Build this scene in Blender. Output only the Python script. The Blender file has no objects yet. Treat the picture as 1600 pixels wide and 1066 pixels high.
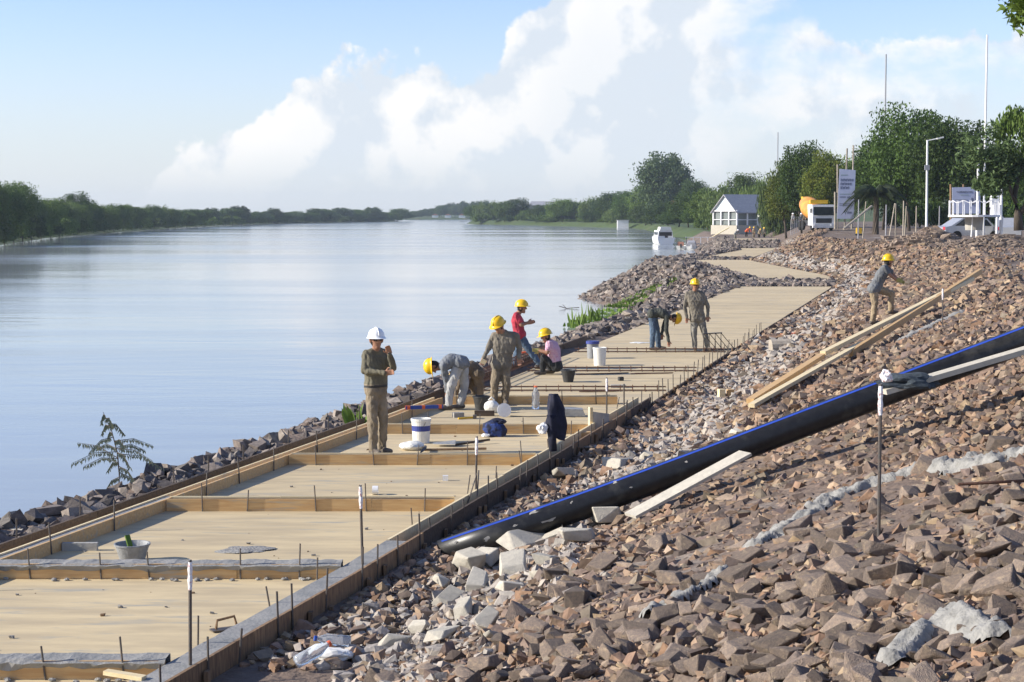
import bpy, bmesh, math, random
import numpy as np
from mathutils import Vector, Matrix, noise as mnoise
random.seed(7); rng = np.random.default_rng(7)
sc = bpy.context.scene; COL = sc.collection
R = math.radians
# ------------------------------------------------------------------ camera
CAMZ = 5.2; F = 2700.0; PITCH = math.atan(200 / F)
cam = bpy.data.cameras.new('camera'); camo = bpy.data.objects.new('camera', cam); COL.objects.link(camo)
cam.lens = F / 1600 * 36; cam.sensor_width = 36; cam.clip_start = 0.1; cam.clip_end = 9000
camo.location = (0, 0, CAMZ); camo.rotation_euler = (math.pi / 2 - PITCH, 0, 0)
sc.camera = camo
# ------------------------------------------------------------------ light
SUN_AZ = R(-95); SUN_EL = R(25)          # azimuth from +Y, negative = left
sun = bpy.data.lights.new('sun', 'SUN'); sun.energy = 5.0; sun.angle = R(0.53); sun.color = (1, .93, .82)
suno = bpy.data.objects.new('sun', sun); COL.objects.link(suno)
sdir = Vector((math.sin(SUN_AZ) * math.cos(SUN_EL), math.cos(SUN_AZ) * math.cos(SUN_EL), math.sin(SUN_EL)))
suno.rotation_euler = sdir.to_track_quat('Z', 'Y').to_euler(); suno.location = (-40, 0, 40)
sc.view_settings.view_transform = 'Standard'; sc.view_settings.look = 'None'
sc.view_settings.exposure = 0.62; sc.view_settings.gamma = 1

def N(nt, t, **kw):
    n = nt.nodes.new(t)
    for k, v in kw.items():
        if k.startswith('i_'):
            n.inputs[k[2:].replace('_', ' ')].default_value = v
        else: setattr(n, k, v)
    return n
def math_(nt, op, a, b=None, c=None, clamp=False):
    n = nt.nodes.new('ShaderNodeMath'); n.operation = op; n.use_clamp = clamp
    for i, v in enumerate((a, b, c)):
        if v is None: continue
        if isinstance(v, (int, float)): n.inputs[i].default_value = v
        else: nt.links.new(v, n.inputs[i])
    return n.outputs[0]
# ------------------------------------------------------------------ world: clear sky with a bank of cumulus
w = bpy.data.worlds.new('World'); sc.world = w; w.use_nodes = True
nt = w.node_tree; nt.nodes.clear(); L = nt.links.new
sky = N(nt, 'ShaderNodeTexSky', sky_type='NISHITA', sun_disc=False, sun_elevation=SUN_EL, sun_rotation=SUN_AZ,
        altitude=50, air_density=1.0, dust_density=.1, ozone_density=2.2)
tc = N(nt, 'ShaderNodeTexCoord'); sep = N(nt, 'ShaderNodeSeparateXYZ'); L(tc.outputs['Generated'], sep.inputs[0])
az = math_(nt, 'ARCTAN2', sep.outputs[0], sep.outputs[1]); el = math_(nt, 'ARCSINE', sep.outputs[2])
def noise(scale, detail, rough, off=(0, 0, 0), sz=(1, 1, 1)):
    mp = N(nt, 'ShaderNodeMapping'); mp.inputs['Location'].default_value = off; mp.inputs['Scale'].default_value = sz
    L(tc.outputs['Generated'], mp.inputs[0])
    n = N(nt, 'ShaderNodeTexNoise'); n.inputs['Scale'].default_value = scale; n.inputs['Detail'].default_value = detail
    n.inputs['Roughness'].default_value = rough; L(mp.outputs[0], n.inputs['Vector']); return n.outputs[0]
fc = N(nt, 'ShaderNodeFloatCurve')
cu = fc.mapping.curves[0]
pts = [(-.36, .020), (-.26, .010), (-.215, .016), (-.185, .045), (-.152, .056), (-.111, .084), (-.09, .092), (-.06, .086), (-.03, .078), (-.012, .09), (.012, .125), (.05, .165), (.12, .160), (.165, .120), (.2, .105), (.26, .110), (.36, .09)]
for i, (a, t) in enumerate(pts):
    x, y = (a + .36) / .72, t / .2
    if i == 0: cu.points[0].location = (x, y)
    elif i == len(pts) - 1: cu.points[-1].location = (x, y)
    else: cu.points.new(x, y)
fc.mapping.update()
azn = math_(nt, 'ADD', math_(nt, 'MULTIPLY', az, 1 / .72), .5)
L(azn, fc.inputs['Value'])
top = math_(nt, 'MULTIPLY', fc.outputs[0], .2)
n1 = noise(17, 7, .56); n2 = noise(60, 4, .55)
dens = math_(nt, 'ADD', math_(nt, 'SUBTRACT', top, el), math_(nt, 'MULTIPLY', math_(nt, 'SUBTRACT', n1, .52), .07))
dens = math_(nt, 'ADD', dens, math_(nt, 'MULTIPLY', math_(nt, 'SUBTRACT', n2, .5), .03))
edge = N(nt, 'ShaderNodeMapRange', interpolation_type='SMOOTHSTEP'); L(dens, edge.inputs[0])
edge.inputs[1].default_value = 0.0; edge.inputs[2].default_value = .0065
# thin out below the bank and to the right (broken cloud there)
low = N(nt, 'ShaderNodeMapRange', interpolation_type='SMOOTHSTEP'); L(el, low.inputs[0]); low.inputs[1].default_value = .0; low.inputs[2].default_value = .045
n3 = noise(9, 6, .6, (3.1, 1.7, 0), (1, 1, 1.8))
br = N(nt, 'ShaderNodeMapRange', interpolation_type='SMOOTHSTEP'); L(n3, br.inputs[0]); br.inputs[1].default_value = .40; br.inputs[2].default_value = .60
rgt = N(nt, 'ShaderNodeMapRange', interpolation_type='SMOOTHSTEP'); L(az, rgt.inputs[0]); rgt.inputs[1].default_value = .05; rgt.inputs[2].default_value = .15
solid = math_(nt, 'SUBTRACT', 1, math_(nt, 'MULTIPLY', rgt.outputs[0], math_(nt, 'SUBTRACT', 1, br.outputs[0])))
cmask = math_(nt, 'MULTIPLY', math_(nt, 'MULTIPLY', edge.outputs[0], low.outputs[0]), math_(nt, 'MULTIPLY', solid, .93), clamp=True)
# relief: bright where the noise falls off towards the sun (left / up)
n1b = noise(17, 7, .56, (-.016, 0, .012))
rel = math_(nt, 'SUBTRACT', n1, n1b)
shade = N(nt, 'ShaderNodeMapRange'); L(rel, shade.inputs[0]); shade.inputs[1].default_value = -.075; shade.inputs[2].default_value = .05
deep = N(nt, 'ShaderNodeMapRange'); L(dens, deep.inputs[0]); deep.inputs[1].default_value = .02; deep.inputs[2].default_value = .10
lit = math_(nt, 'SUBTRACT', shade.outputs[0], math_(nt, 'MULTIPLY', deep.outputs[0], .45), clamp=True)
cc = N(nt, 'ShaderNodeMix', data_type='RGBA'); L(lit, cc.inputs['Factor'])
cc.inputs['A'].default_value = (.50, .545, .60, 1); cc.inputs['B'].default_value = (.70, .69, .68, 1)
skm = N(nt, 'ShaderNodeMix', data_type='RGBA', blend_type='MULTIPLY'); skm.inputs['Factor'].default_value = 1
L(sky.outputs[0], skm.inputs['A']); skm.inputs['B'].default_value = (.110, .107, .130, 1)
veil = N(nt, 'ShaderNodeMapRange', interpolation_type='SMOOTHSTEP'); L(el, veil.inputs[0]); veil.inputs[1].default_value = -.02; veil.inputs[2].default_value = .13; veil.inputs[3].default_value = .85; veil.inputs[4].default_value = 0
vm = N(nt, 'ShaderNodeMix', data_type='RGBA'); L(veil.outputs[0], vm.inputs['Factor']); L(skm.outputs['Result'], vm.inputs['A']); vm.inputs['B'].default_value = (.445, .495, .555, 1)   # humid veil low all round the horizon
mx = N(nt, 'ShaderNodeMix', data_type='RGBA'); L(cmask, mx.inputs['Factor']); L(vm.outputs['Result'], mx.inputs['A']); L(cc.outputs['Result'], mx.inputs['B'])
bg = N(nt, 'ShaderNodeBackground'); bg.inputs['Strength'].default_value = 1.0; L(mx.outputs['Result'], bg.inputs[0])
wo = N(nt, 'ShaderNodeOutputWorld'); L(bg.outputs[0], wo.inputs[0])

# ------------------------------------------------------------------ pixel -> place helpers
cp, sp = math.cos(PITCH), math.sin(PITCH)
def ray(px, py):
    X = (px - 800) / F; Y = (533 - py) / F
    return Vector((X, cp + Y * sp, -sp + Y * cp))
def at(px, py, d):                      # the point seen there at forward distance d
    r = ray(px, py); return r * (d / r.y) + Vector((0, 0, CAMZ))
def on(px, py, z):                      # the point seen there on the level z
    r = ray(px, py); return r * ((z - CAMZ) / r.z) + Vector((0, 0, CAMZ))
ZP = 1.75                               # top of the walkway above the river

# ------------------------------------------------------------------ materials
MATS = {}
def pm(name, c1, c2=None, scale=8, rough=.8, bump=0, bscale=None, metal=0, detail=5, spec=.4, stretch=(1, 1, 1), rnd=0, lo=.35, hi=.65, bdist=.02, coord='Object', c3=None, s3=3, trans=0):
    m = bpy.data.materials.new(name); m.use_nodes = True; t = m.node_tree; b = t.nodes['Principled BSDF']
    b.inputs['Roughness'].default_value = rough; b.inputs['Metallic'].default_value = metal; b.inputs['Specular IOR Level'].default_value = spec
    c2 = c2 or tuple(x * .75 for x in c1)
    tcn = t.nodes.new('ShaderNodeTexCoord'); mp = t.nodes.new('ShaderNodeMapping'); mp.inputs['Scale'].default_value = stretch
    t.links.new(tcn.outputs[coord], mp.inputs[0])
    if rnd:
        oi = t.nodes.new('ShaderNodeObjectInfo'); ad = t.nodes.new('ShaderNodeVectorMath'); ad.operation = 'ADD'
        mu = t.nodes.new('ShaderNodeVectorMath'); mu.operation = 'SCALE'; mu.inputs[0].default_value = (37, 51, 23)
        t.links.new(oi.outputs['Random'], mu.inputs['Scale']); t.links.new(tcn.outputs[coord], ad.inputs[0]); t.links.new(mu.outputs[0], ad.inputs[1]); t.links.new(ad.outputs[0], mp.inputs[0])
    n = t.nodes.new('ShaderNodeTexNoise'); n.inputs['Scale'].default_value = scale; n.inputs['Detail'].default_value = detail; n.inputs['Roughness'].default_value = .6
    t.links.new(mp.outputs[0], n.inputs['Vector'])
    mr = t.nodes.new('ShaderNodeMapRange'); t.links.new(n.outputs[0], mr.inputs[0]); mr.inputs[1].default_value = lo; mr.inputs[2].default_value = hi
    mi = t.nodes.new('ShaderNodeMix'); mi.data_type = 'RGBA'; t.links.new(mr.outputs[0], mi.inputs['Factor'])
    mi.inputs['A'].default_value = (*c1, 1); mi.inputs['B'].default_value = (*c2, 1); out = mi.outputs['Result']
    if c3:
        n3 = t.nodes.new('ShaderNodeTexNoise'); n3.inputs['Scale'].default_value = s3; n3.inputs['Detail'].default_value = 6; n3.inputs['Roughness'].default_value = .65
        t.links.new(mp.outputs[0], n3.inputs['Vector'])
        r3 = t.nodes.new('ShaderNodeMapRange'); t.links.new(n3.outputs[0], r3.inputs[0]); r3.inputs[1].default_value = .55; r3.inputs[2].default_value = .68
        m3 = t.nodes.new('ShaderNodeMix'); m3.data_type = 'RGBA'; t.links.new(r3.outputs[0], m3.inputs['Factor']); t.links.new(out, m3.inputs['A']); m3.inputs['B'].default_value = (*c3, 1); out = m3.outputs['Result']
    if rnd:
        hs = t.nodes.new('ShaderNodeHueSaturation'); r2 = t.nodes.new('ShaderNodeMapRange'); t.links.new(oi.outputs['Random'], r2.inputs[0]); r2.inputs[3].default_value = 1 - rnd; r2.inputs[4].default_value = 1 + rnd
        t.links.new(r2.outputs[0], hs.inputs['Value']); t.links.new(out, hs.inputs['Color']); out = hs.outputs[0]
    t.links.new(out, b.inputs['Base Color'])
    if bump:
        nb = t.nodes.new('ShaderNodeTexNoise'); nb.inputs['Scale'].default_value = bscale or scale * 3; nb.inputs['Detail'].default_value = 6
        t.links.new(mp.outputs[0], nb.inputs['Vector']); bp = t.nodes.new('ShaderNodeBump'); bp.inputs['Strength'].default_value = bump; bp.inputs['Distance'].default_value = bdist
        t.links.new(nb.outputs[0], bp.inputs['Height']); t.links.new(bp.outputs[0], b.inputs['Normal'])
    if trans: b.inputs['Transmission Weight'].default_value = trans
    MATS[name] = m; return m
pm('slab', (.60, .48, .285), (.45, .36, .225), 1.9, .9, .35, 18, stretch=(.5, 2.2, 1), rnd=.05, c3=(.37, .335, .26), s3=2.1, bdist=.006)
pm('wetcrete', (.22, .22, .21), (.30, .29, .27), 6, .8, .8, 30, bdist=.01)
pm('crust', (.34, .33, .30), (.22, .21, .20), 14, .95, 1, 40, bdist=.02)
pm('pine', (.62, .42, .20), (.50, .30, .13), 3, .75, .2, 40, stretch=(1, 12, 12), rnd=.12, bdist=.003, c3=(.40, .34, .25), s3=1.6)
pm('pinepale', (.78, .66, .42), (.68, .54, .30), 3, .75, .2, 40, stretch=(1, 12, 12), rnd=.08, bdist=.003, c3=(.52, .45, .34), s3=1.6)
pm('oldwood', (.13, .095, .065), (.07, .05, .04), 5, .9, .5, 30, stretch=(1, 6, 6), rnd=.2, bdist=.005)
pm('stakewood', (.30, .19, .10), (.16, .10, .06), 6, .9, .4, 30, stretch=(5, 5, 1), rnd=.25, bdist=.005)
pm('rust', (.10, .06, .045), (.16, .08, .05), 30, .8, .3, 80, metal=.3)
pm('steel', (.10, .10, .10), (.14, .11, .09), 30, .6, .2, 80, metal=.5)
pm('tape', (.80, .78, .78), (.55, .30, .30), 40, .6, .5, 60, lo=.55, hi=.62)
pm('rock', (.235, .178, .135), (.15, .12, .10), 9, .92, .9, 26, rnd=.4, c3=(.33, .255, .175), s3=5, bdist=.012, coord='Object')
pm('limestone', (.50, .46, .38), (.40, .37, .31), 7, .92, .6, 30, rnd=.12, bdist=.012)
pm('dirt', (.19, .14, .105), (.13, .095, .075), 1.2, .95, 1, 9, c3=(.27, .235, .20), s3=.35, bdist=.06, coord='Object')
pm('grassland', (.075, .11, .03), (.05, .08, .025), .3, .95, .6, 3, c3=(.12, .12, .05), s3=.05, bdist=.1)
pm('pipe', (.012, .012, .013), (.02, .02, .021), 14, .38, .15, 60, c3=(.055, .053, .048), s3=2.2, bdist=.004)
pm('bluestripe', (.022, .06, .36), (.03, .075, .42), 6, .5)
pm('white', (.80, .80, .80), (.72, .72, .72), 5, .5)
pm('whitepl', (.78, .77, .72), (.66, .65, .60), 12, .45, .1, 40)
pm('bluelabel', (.035, .05, .22), (.05, .07, .28), 10, .5)
pm('rubber', (.03, .032, .033), (.05, .05, .05), 15, .6, .2, 40)
pm('greybucket', (.30, .31, .32), (.20, .21, .22), 12, .6, .3, 40)
pm('mortar', (.38, .36, .33), (.26, .25, .23), 14, .9, .8, 40, bdist=.01)
pm('navy', (.010, .012, .025), (.018, .02, .045), 12, .85, .5, 40, bdist=.01)
pm('bluebag', (.03, .06, .22), (.015, .02, .05), 9, .8, .5, 40, lo=.45, hi=.55, bdist=.01)
pm('greyjacket', (.055, .07, .085), (.03, .04, .05), 14, .9, .6, 40, bdist=.01)
pm('drumorange', (.60, .20, .05), (.66, .36, .06), 1.2, .5)
pm('orange', (.75, .16, .05), (.6, .10, .04), 20, .6)
pm('red', (.55, .04, .06), (.45, .03, .05), 12, .7)
pm('levelblue', (.03, .08, .35), (.02, .06, .28), 10, .4)
pm('yellow', (.70, .42, .02), (.60, .36, .02), 10, .45)
pm('helmety', (.80, .50, .012), (.74, .45, .01), 6, .35, spec=.5)
pm('helmetw', (.82, .83, .84), (.76, .77, .78), 6, .35)
pm('glass', (.02, .025, .03), (.03, .035, .04), 4, .08, spec=.6)
pm('glazing', (.13, .15, .15), (.20, .22, .21), .6, .25)
pm('roofgrey', (.34, .34, .36), (.28, .28, .30), 3, .8, .3, 10)
pm('palegreenwall', (.62, .70, .72), (.55, .63, .66), 3, .7)
pm('brickwall', (.45, .22, .15), (.36, .17, .12), 4, .9)
pm('driftpost', (.40, .35, .28), (.30, .26, .21), 4, .9, .4, 20, rnd=.25)
pm('bark', (.11, .085, .065), (.06, .05, .04), 5, .95, .8, 12, stretch=(1, 1, .25), bdist=.03)
pm('canvas', (.36, .36, .38), (.28, .28, .30), 6, .8, .4, 8)
pm('carsilver', (.50, .51, .53), (.44, .45, .47), 3, .3, metal=.4)
pm('tyre', (.015, .015, .015), (.025, .025, .025), 10, .85)
pm('concrete', (.42, .40, .36), (.34, .33, .30), 4, .9, .4, 20)
pm('banner', (.50, .53, .68), (.44, .48, .62), 1.5, .6)
pm('ink', (.07, .08, .14), (.10, .11, .17), 9, .7)
pm('inkgreen', (.20, .30, .22), (.25, .33, .25), 9, .7)
pm('greennet', (.15, .50, .32), (.12, .4, .25), 9, .7)
for nm, c1, c2 in (('leafdark', (.045, .085, .014), (.075, .125, .022)), ('leafmid', (.08, .135, .022), (.12, .175, .03)), ('leafyellow', (.17, .185, .022), (.09, .14, .02)),
                   ('leafwillow', (.13, .185, .045), (.10, .15, .04)), ('leafblue', (.06, .095, .035), (.085, .125, .045)), ('leafpalm', (.045, .065, .03), (.07, .085, .045)), ('leafsap', (.34, .36, .24), (.24, .27, .16)), ('weed', (.11, .19, .03), (.15, .22, .04))):
    m = pm(nm, c1, c2, .9, .65, rnd=.34, spec=.25)
    t = m.node_tree; b = t.nodes['Principled BSDF']; tr = t.nodes.new('ShaderNodeBsdfTranslucent'); ms = t.nodes.new('ShaderNodeMixShader'); ms.inputs[0].default_value = .25
    src = b.inputs['Base Color'].links[0].from_socket; t.links.new(src, tr.inputs[0])
    o = t.nodes['Material Output']; t.links.new(b.outputs[0], ms.inputs[1]); t.links.new(tr.outputs[0], ms.inputs[2]); t.links.new(ms.outputs[0], o.inputs[0])
def cloth(name, c, v=.6, **k): return pm(name, c, tuple(x * v for x in c), 4, .9, 1.0, 22, bdist=.012, **k)
cloth('olive', (.165, .15, .105)); cloth('olive2', (.225, .20, .16)); cloth('khaki', (.27, .22, .155)); cloth('greyshirt', (.20, .215, .235)); cloth('lightpants', (.46, .46, .45)); cloth('brown', (.17, .13, .09))
cloth('redshirt', (.52, .05, .08)); cloth('jeans', (.10, .15, .22)); cloth('darkpants', (.035, .037, .04)); cloth('darkshirt', (.07, .075, .065)); cloth('tee', (.17, .18, .19)); cloth('tan', (.36, .28, .18)); cloth('greypants', (.28, .265, .23))
pm('pinkcheck', (.50, .22, .33), (.62, .48, .55), 60, .9, lo=.45, hi=.55, detail=1)
pm('skin', (.36, .19, .12), (.30, .15, .095), 8, .6); pm('boot', (.10, .08, .065), (.15, .13, .11), 20, .85); pm('hair', (.012, .010, .009), (.02, .018, .015), 40, .7); pm('glove', (.42, .38, .12), (.32, .28, .10), 20, .9); pm('belt', (.02, .018, .016), (.03, .025, .02), 10, .6)
# clear plastic for bottles
m = bpy.data.materials.new('clearplastic'); m.use_nodes = True; b = m.node_tree.nodes['Principled BSDF']; b.inputs['Base Color'].default_value = (.85, .9, .95, 1); b.inputs['Roughness'].default_value = .12; b.inputs['Transmission Weight'].default_value = .75; b.inputs['IOR'].default_value = 1.2; MATS['clearplastic'] = m
# rubble: colour of each stone from a mesh attribute
m = bpy.data.materials.new('rubble'); m.use_nodes = True; t = m.node_tree; b = t.nodes['Principled BSDF']; b.inputs['Roughness'].default_value = .93; b.inputs['Specular IOR Level'].default_value = .25
a = t.nodes.new('ShaderNodeAttribute'); a.attribute_name = 'stone'; nn = t.nodes.new('ShaderNodeTexNoise'); nn.inputs['Scale'].default_value = 14; nn.inputs['Detail'].default_value = 6
tcn = t.nodes.new('ShaderNodeTexCoord'); t.links.new(tcn.outputs['Object'], nn.inputs['Vector']); mm = t.nodes.new('ShaderNodeMapRange'); t.links.new(nn.outputs[0], mm.inputs[0]); mm.inputs[1].default_value = .3; mm.inputs[2].default_value = .7; mm.inputs[3].default_value = .72; mm.inputs[4].default_value = 1.25
mu = t.nodes.new('ShaderNodeMix'); mu.data_type = 'RGBA'; mu.blend_type = 'MULTIPLY'; mu.inputs['Factor'].default_value = 1; t.links.new(a.outputs['Color'], mu.inputs['A']); t.links.new(mm.outputs[0], mu.inputs['B']); t.links.new(mu.outputs['Result'], b.inputs['Base Color'])
bp = t.nodes.new('ShaderNodeBump'); bp.inputs['Strength'].default_value = .6; bp.inputs['Distance'].default_value = .012; n4 = t.nodes.new('ShaderNodeTexNoise'); n4.inputs['Scale'].default_value = 40; n4.inputs['Detail'].default_value = 5; t.links.new(tcn.outputs['Object'], n4.inputs['Vector']); t.links.new(n4.outputs[0], bp.inputs['Height']); t.links.new(bp.outputs[0], b.inputs['Normal'])
MATS['rubble'] = m
# river water
m = bpy.data.materials.new('water'); m.use_nodes = True; t = m.node_tree; b = t.nodes['Principled BSDF']
b.inputs['Base Color'].default_value = (.30, .325, .34, 1); b.inputs['Roughness'].default_value = .08; b.inputs['IOR'].default_value = 1.33; b.inputs['Specular IOR Level'].default_value = .5
tcn = t.nodes.new('ShaderNodeTexCoord'); hs = []
for sc_, st, wgt in ((.55, (.35, 1, 1), 1.0), (.06, (.25, 1, 1), 3.0), (2.6, (.5, 1, 1), .22)):
    mp = t.nodes.new('ShaderNodeMapping'); mp.inputs['Scale'].default_value = st; t.links.new(tcn.outputs['Object'], mp.inputs[0])
    n = t.nodes.new('ShaderNodeTexNoise'); n.inputs['Scale'].default_value = sc_; n.inputs['Detail'].default_value = 4; n.inputs['Distortion'].default_value = .4; t.links.new(mp.outputs[0], n.inputs['Vector'])
    hs.append(math_(t, 'MULTIPLY', n.outputs[0], wgt))
h = math_(t, 'ADD', math_(t, 'ADD', hs[0], hs[1]), hs[2]); bp = t.nodes.new('ShaderNodeBump'); bp.inputs['Strength'].default_value = .16; bp.inputs['Distance'].default_value = .12; t.links.new(h, bp.inputs['Height']); t.links.new(bp.outputs[0], b.inputs['Normal'])
mp = t.nodes.new('ShaderNodeMapping'); mp.inputs['Scale'].default_value = (.006, .035, 1); t.links.new(tcn.outputs['Object'], mp.inputs[0]); n = t.nodes.new('ShaderNodeTexNoise'); n.inputs['Scale'].default_value = 1; n.inputs['Detail'].default_value = 6; n.inputs['Distortion'].default_value = .8; t.links.new(mp.outputs[0], n.inputs['Vector'])
mr = t.nodes.new('ShaderNodeMapRange'); t.links.new(n.outputs[0], mr.inputs[0]); mr.inputs[1].default_value = .42; mr.inputs[2].default_value = .6; mr.inputs[3].default_value = .07; mr.inputs[4].default_value = .15; t.links.new(mr.outputs[0], b.inputs['Roughness'])
MATS['water'] = m
M = MATS

# ------------------------------------------------------------------ mesh helpers
def tag(o, label=None, cat=None, group=None, kind=None):
    if label: o['label'] = label
    if cat: o['category'] = cat
    if group: o['group'] = group
    if kind: o['kind'] = kind
    return o
def link(name, me, parent=None):
    o = bpy.data.objects.new(name, me); COL.objects.link(o)
    if parent: o.parent = parent
    return o
def empty(name, loc=(0, 0, 0), rz=0):
    o = link(name, None); o.location = loc; o.rotation_euler = (0, 0, rz); o.empty_display_size = .2; return o
class MB:
    def __init__(s): s.v = []; s.f = []; s.m = []
    def add(s, v, f, mi=0):
        k = len(s.v); s.v += [tuple(p) for p in v]; s.f += [tuple(i + k for i in q) for q in f]; s.m += [mi] * len(f); return s
    def box(s, c, d, rz=0, mi=0, mat=None):
        x, y, z = (q / 2 for q in d); v = [Vector((i * x, j * y, k * z)) for k in (-1, 1) for j in (-1, 1) for i in (-1, 1)]
        mt = mat if mat is not None else Matrix.Rotation(rz, 3, 'Z')
        return s.add([mt @ p + Vector(c) for p in v], [(0, 2, 3, 1), (4, 5, 7, 6), (0, 1, 5, 4), (2, 6, 7, 3), (0, 4, 6, 2), (1, 3, 7, 5)], mi)
    def beam(s, a, b, wd, ht, mi=0):                # a bar of rectangular section from a to b
        a = Vector(a); b = Vector(b); d = b - a; q = d.to_track_quat('X', 'Z').to_matrix(); return s.box((a + b) / 2, (d.length, wd, ht), mat=q, mi=mi)
    def tube(s, pts, r, n=8, mi=0, cap=True):
        pts = [Vector(p) for p in pts]; rs = r if isinstance(r, (list, tuple)) else [r] * len(pts); v = []; f = []
        for i, p in enumerate(pts):
            d = (pts[min(i + 1, len(pts) - 1)] - pts[max(i - 1, 0)]); q = d.to_track_quat('Z', 'Y').to_matrix()
            for k in range(n): v.append(p + q @ Vector((rs[i] * math.cos(2 * math.pi * k / n), rs[i] * math.sin(2 * math.pi * k / n), 0)))
        for i in range(len(pts) - 1):
            for k in range(n): f.append((i * n + k, i * n + (k + 1) % n, (i + 1) * n + (k + 1) % n, (i + 1) * n + k))
        if cap: f += [tuple(range(n - 1, -1, -1)), tuple(range((len(pts) - 1) * n, len(pts) * n))]
        return s.add(v, f, mi)
    def lathe(s, prof, n=24, c=(0, 0, 0), mat=None, mi=0):
        v = []; f = []; c = Vector(c)
        for r, z in prof:
            for k in range(n):
                p = Vector((r * math.cos(2 * math.pi * k / n), r * math.sin(2 * math.pi * k / n), z)); v.append((mat @ p if mat is not None else p) + c)
        for i in range(len(prof) - 1):
            for k in range(n): f.append((i * n + k, i * n + (k + 1) % n, (i + 1) * n + (k + 1) % n, (i + 1) * n + k))
        return s.add(v, f, mi)
    def prism(s, poly, off, mi=0):                 # polygon (3-D points) extruded by off
        k = len(poly); off = Vector(off); v = [Vector(p) for p in poly] + [Vector(p) + off for p in poly]
        return s.add(v, [tuple(range(k - 1, -1, -1)), tuple(range(k, 2 * k))] + [(i, (i + 1) % k, k + (i + 1) % k, k + i) for i in range(k)], mi)
    def mesh(s, name, mats, smooth=False):
        me = bpy.data.meshes.new(name); me.from_pydata(s.v, [], s.f)
        for mt in (mats if isinstance(mats, (list, tuple)) else [mats]): me.materials.append(M[mt])
        me.polygons.foreach_set('material_index', s.m)
        if smooth: me.polygons.foreach_set('use_smooth', [True] * len(s.f))
        bm = bmesh.new(); bm.from_mesh(me); bmesh.ops.recalc_face_normals(bm, faces=bm.faces); bm.to_mesh(me); bm.free(); return me
    def build(s, name, mats, parent=None, smooth=False): return link(name, s.mesh(name, mats, smooth), parent)
def crumple(c, d, seed, mat, name, parent=None, amp=.35, n=3, fr=7):     # an uneven cloth or sack lump
    bm = bmesh.new(); bmesh.ops.create_icosphere(bm, subdivisions=n, radius=.5)
    for v in bm.verts:
        q = mnoise.noise(v.co * fr * .35 + Vector((seed, 0, 0))) * amp + mnoise.noise(v.co * fr + Vector((0, seed, 0))) * amp * .45
        v.co *= 1 + q; v.co = Vector((v.co.x * d[0], v.co.y * d[1], max(v.co.z, -.38) * d[2]))
    for v in bm.verts: v.co += Vector(c) + Vector((0, 0, .38 * d[2]))
    me = bpy.data.meshes.new(name); bm.to_mesh(me); bm.free(); me.materials.append(M[mat]); return link(name, me, parent)

# ------------------------------------------------------------------ the lie of the land
RY = [0, 13.58, 16.02, 19.92, 22.51, 30.98, 43.92, 79.8, 94, 128, 170, 234, 330, 381, 588, 640, 672, 830, 850, 872, 900]
RX = [-5.6, -2.04, -1.37, -.38, .34, 2.51, 5.71, 14.78, 17.47, 17.4, 26.1, 36, 46, 49, 56, 43, 38, -5, -8, 70, 400]
LY = [0, 16.95, 27.7, 40.12, 79.8, 89, 123, 133.5, 160, 217, 330, 381, 588, 640, 672, 830, 850, 872, 900]
LX = [-8.9, -4.75, -1.99, .89, 10.35, 13.0, 12.97, 14.33, 21, 27.8, 38, 40.5, 47.5, 34.5, 29, -15.5, -18, 60, 390]
def xr(y): return np.interp(y, RY, RX)
def xl(y): return np.interp(y, LY, LX)
def ground(x, y):
    x = np.asarray(x, float); y = np.asarray(y, float)
    s = (x - xr(y)) * .968; u = (xl(y) - x) * .968
    near = np.clip((90 - y) / 10, 0, 1)
    ditch = 1.70 * near + 1.60 * (1 - near); s0 = .95 * near + .3 * (1 - near)
    topz = np.interp(y, [0, 40, 190, 400, 900], [3.42, 3.38, 3.32, 3.4, 4.5])
    rise = ditch + np.clip(s - s0, 0, None) * (.295 * near + .42 * (1 - near))
    zr = np.minimum(rise, topz) + .012 * np.clip(s - 6.5, 0, 40)
    zr = zr + np.clip(y - 380, 0, 500) * .004 * np.clip(s / 30, 0, 6)
    g = np.exp(-((y - 106) / 15) ** 2)
    uc = 1.25 + 2.6 * g; zc = 1.76 + .52 * g
    zl = np.where(u < uc, 1.66 + (zc - 1.66) * np.clip(u / uc, 0, 1), zc - (u - uc) * (.55 - .02 * g))
    mid = np.where(((y > 81.5) & (y < 88.5)) | ((y > 128.3) & (y < 133)) | ((y > 171) & (y < 216)) | (y > 236), 1.72, 1.52)
    z = np.where(s > 0, zr, np.where(u > 0, zl, mid))
    return np.maximum(z, -1.6)
def gz(x, y): return float(ground(x, y))
ys = np.concatenate([np.arange(4, 34, .22), np.arange(34, 60, .45), np.arange(60, 140, .9), np.arange(140, 260, 2.5), np.arange(260, 930, 12)])
ss = np.concatenate([[-30, -16, -11, -9], np.arange(-8, -5.4, .3), np.arange(-5.4, 0, .36), np.arange(.001, 7.5, .22), np.arange(7.6, 14, .7), [16, 20, 26, 34, 45, 60, 90, 140, 220, 400, 800]])
YY, SS = np.meshgrid(ys, ss, indexing='ij'); XX = xr(YY) + SS / .968; ZZ = ground(XX, YY)
bumpy = np.array([mnoise.noise(Vector((x * .9, y * .9, 0))) * .07 + mnoise.noise(Vector((x * .2, y * .2, 5))) * .07 for x, y in zip(XX.ravel(), YY.ravel())]).reshape(XX.shape)
inside = (SS < .05) & ((xl(YY) - XX) < .05); ZZ = np.where(inside, ZZ, ZZ + bumpy * np.clip((np.abs(SS) + .3), 0, 1))
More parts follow.
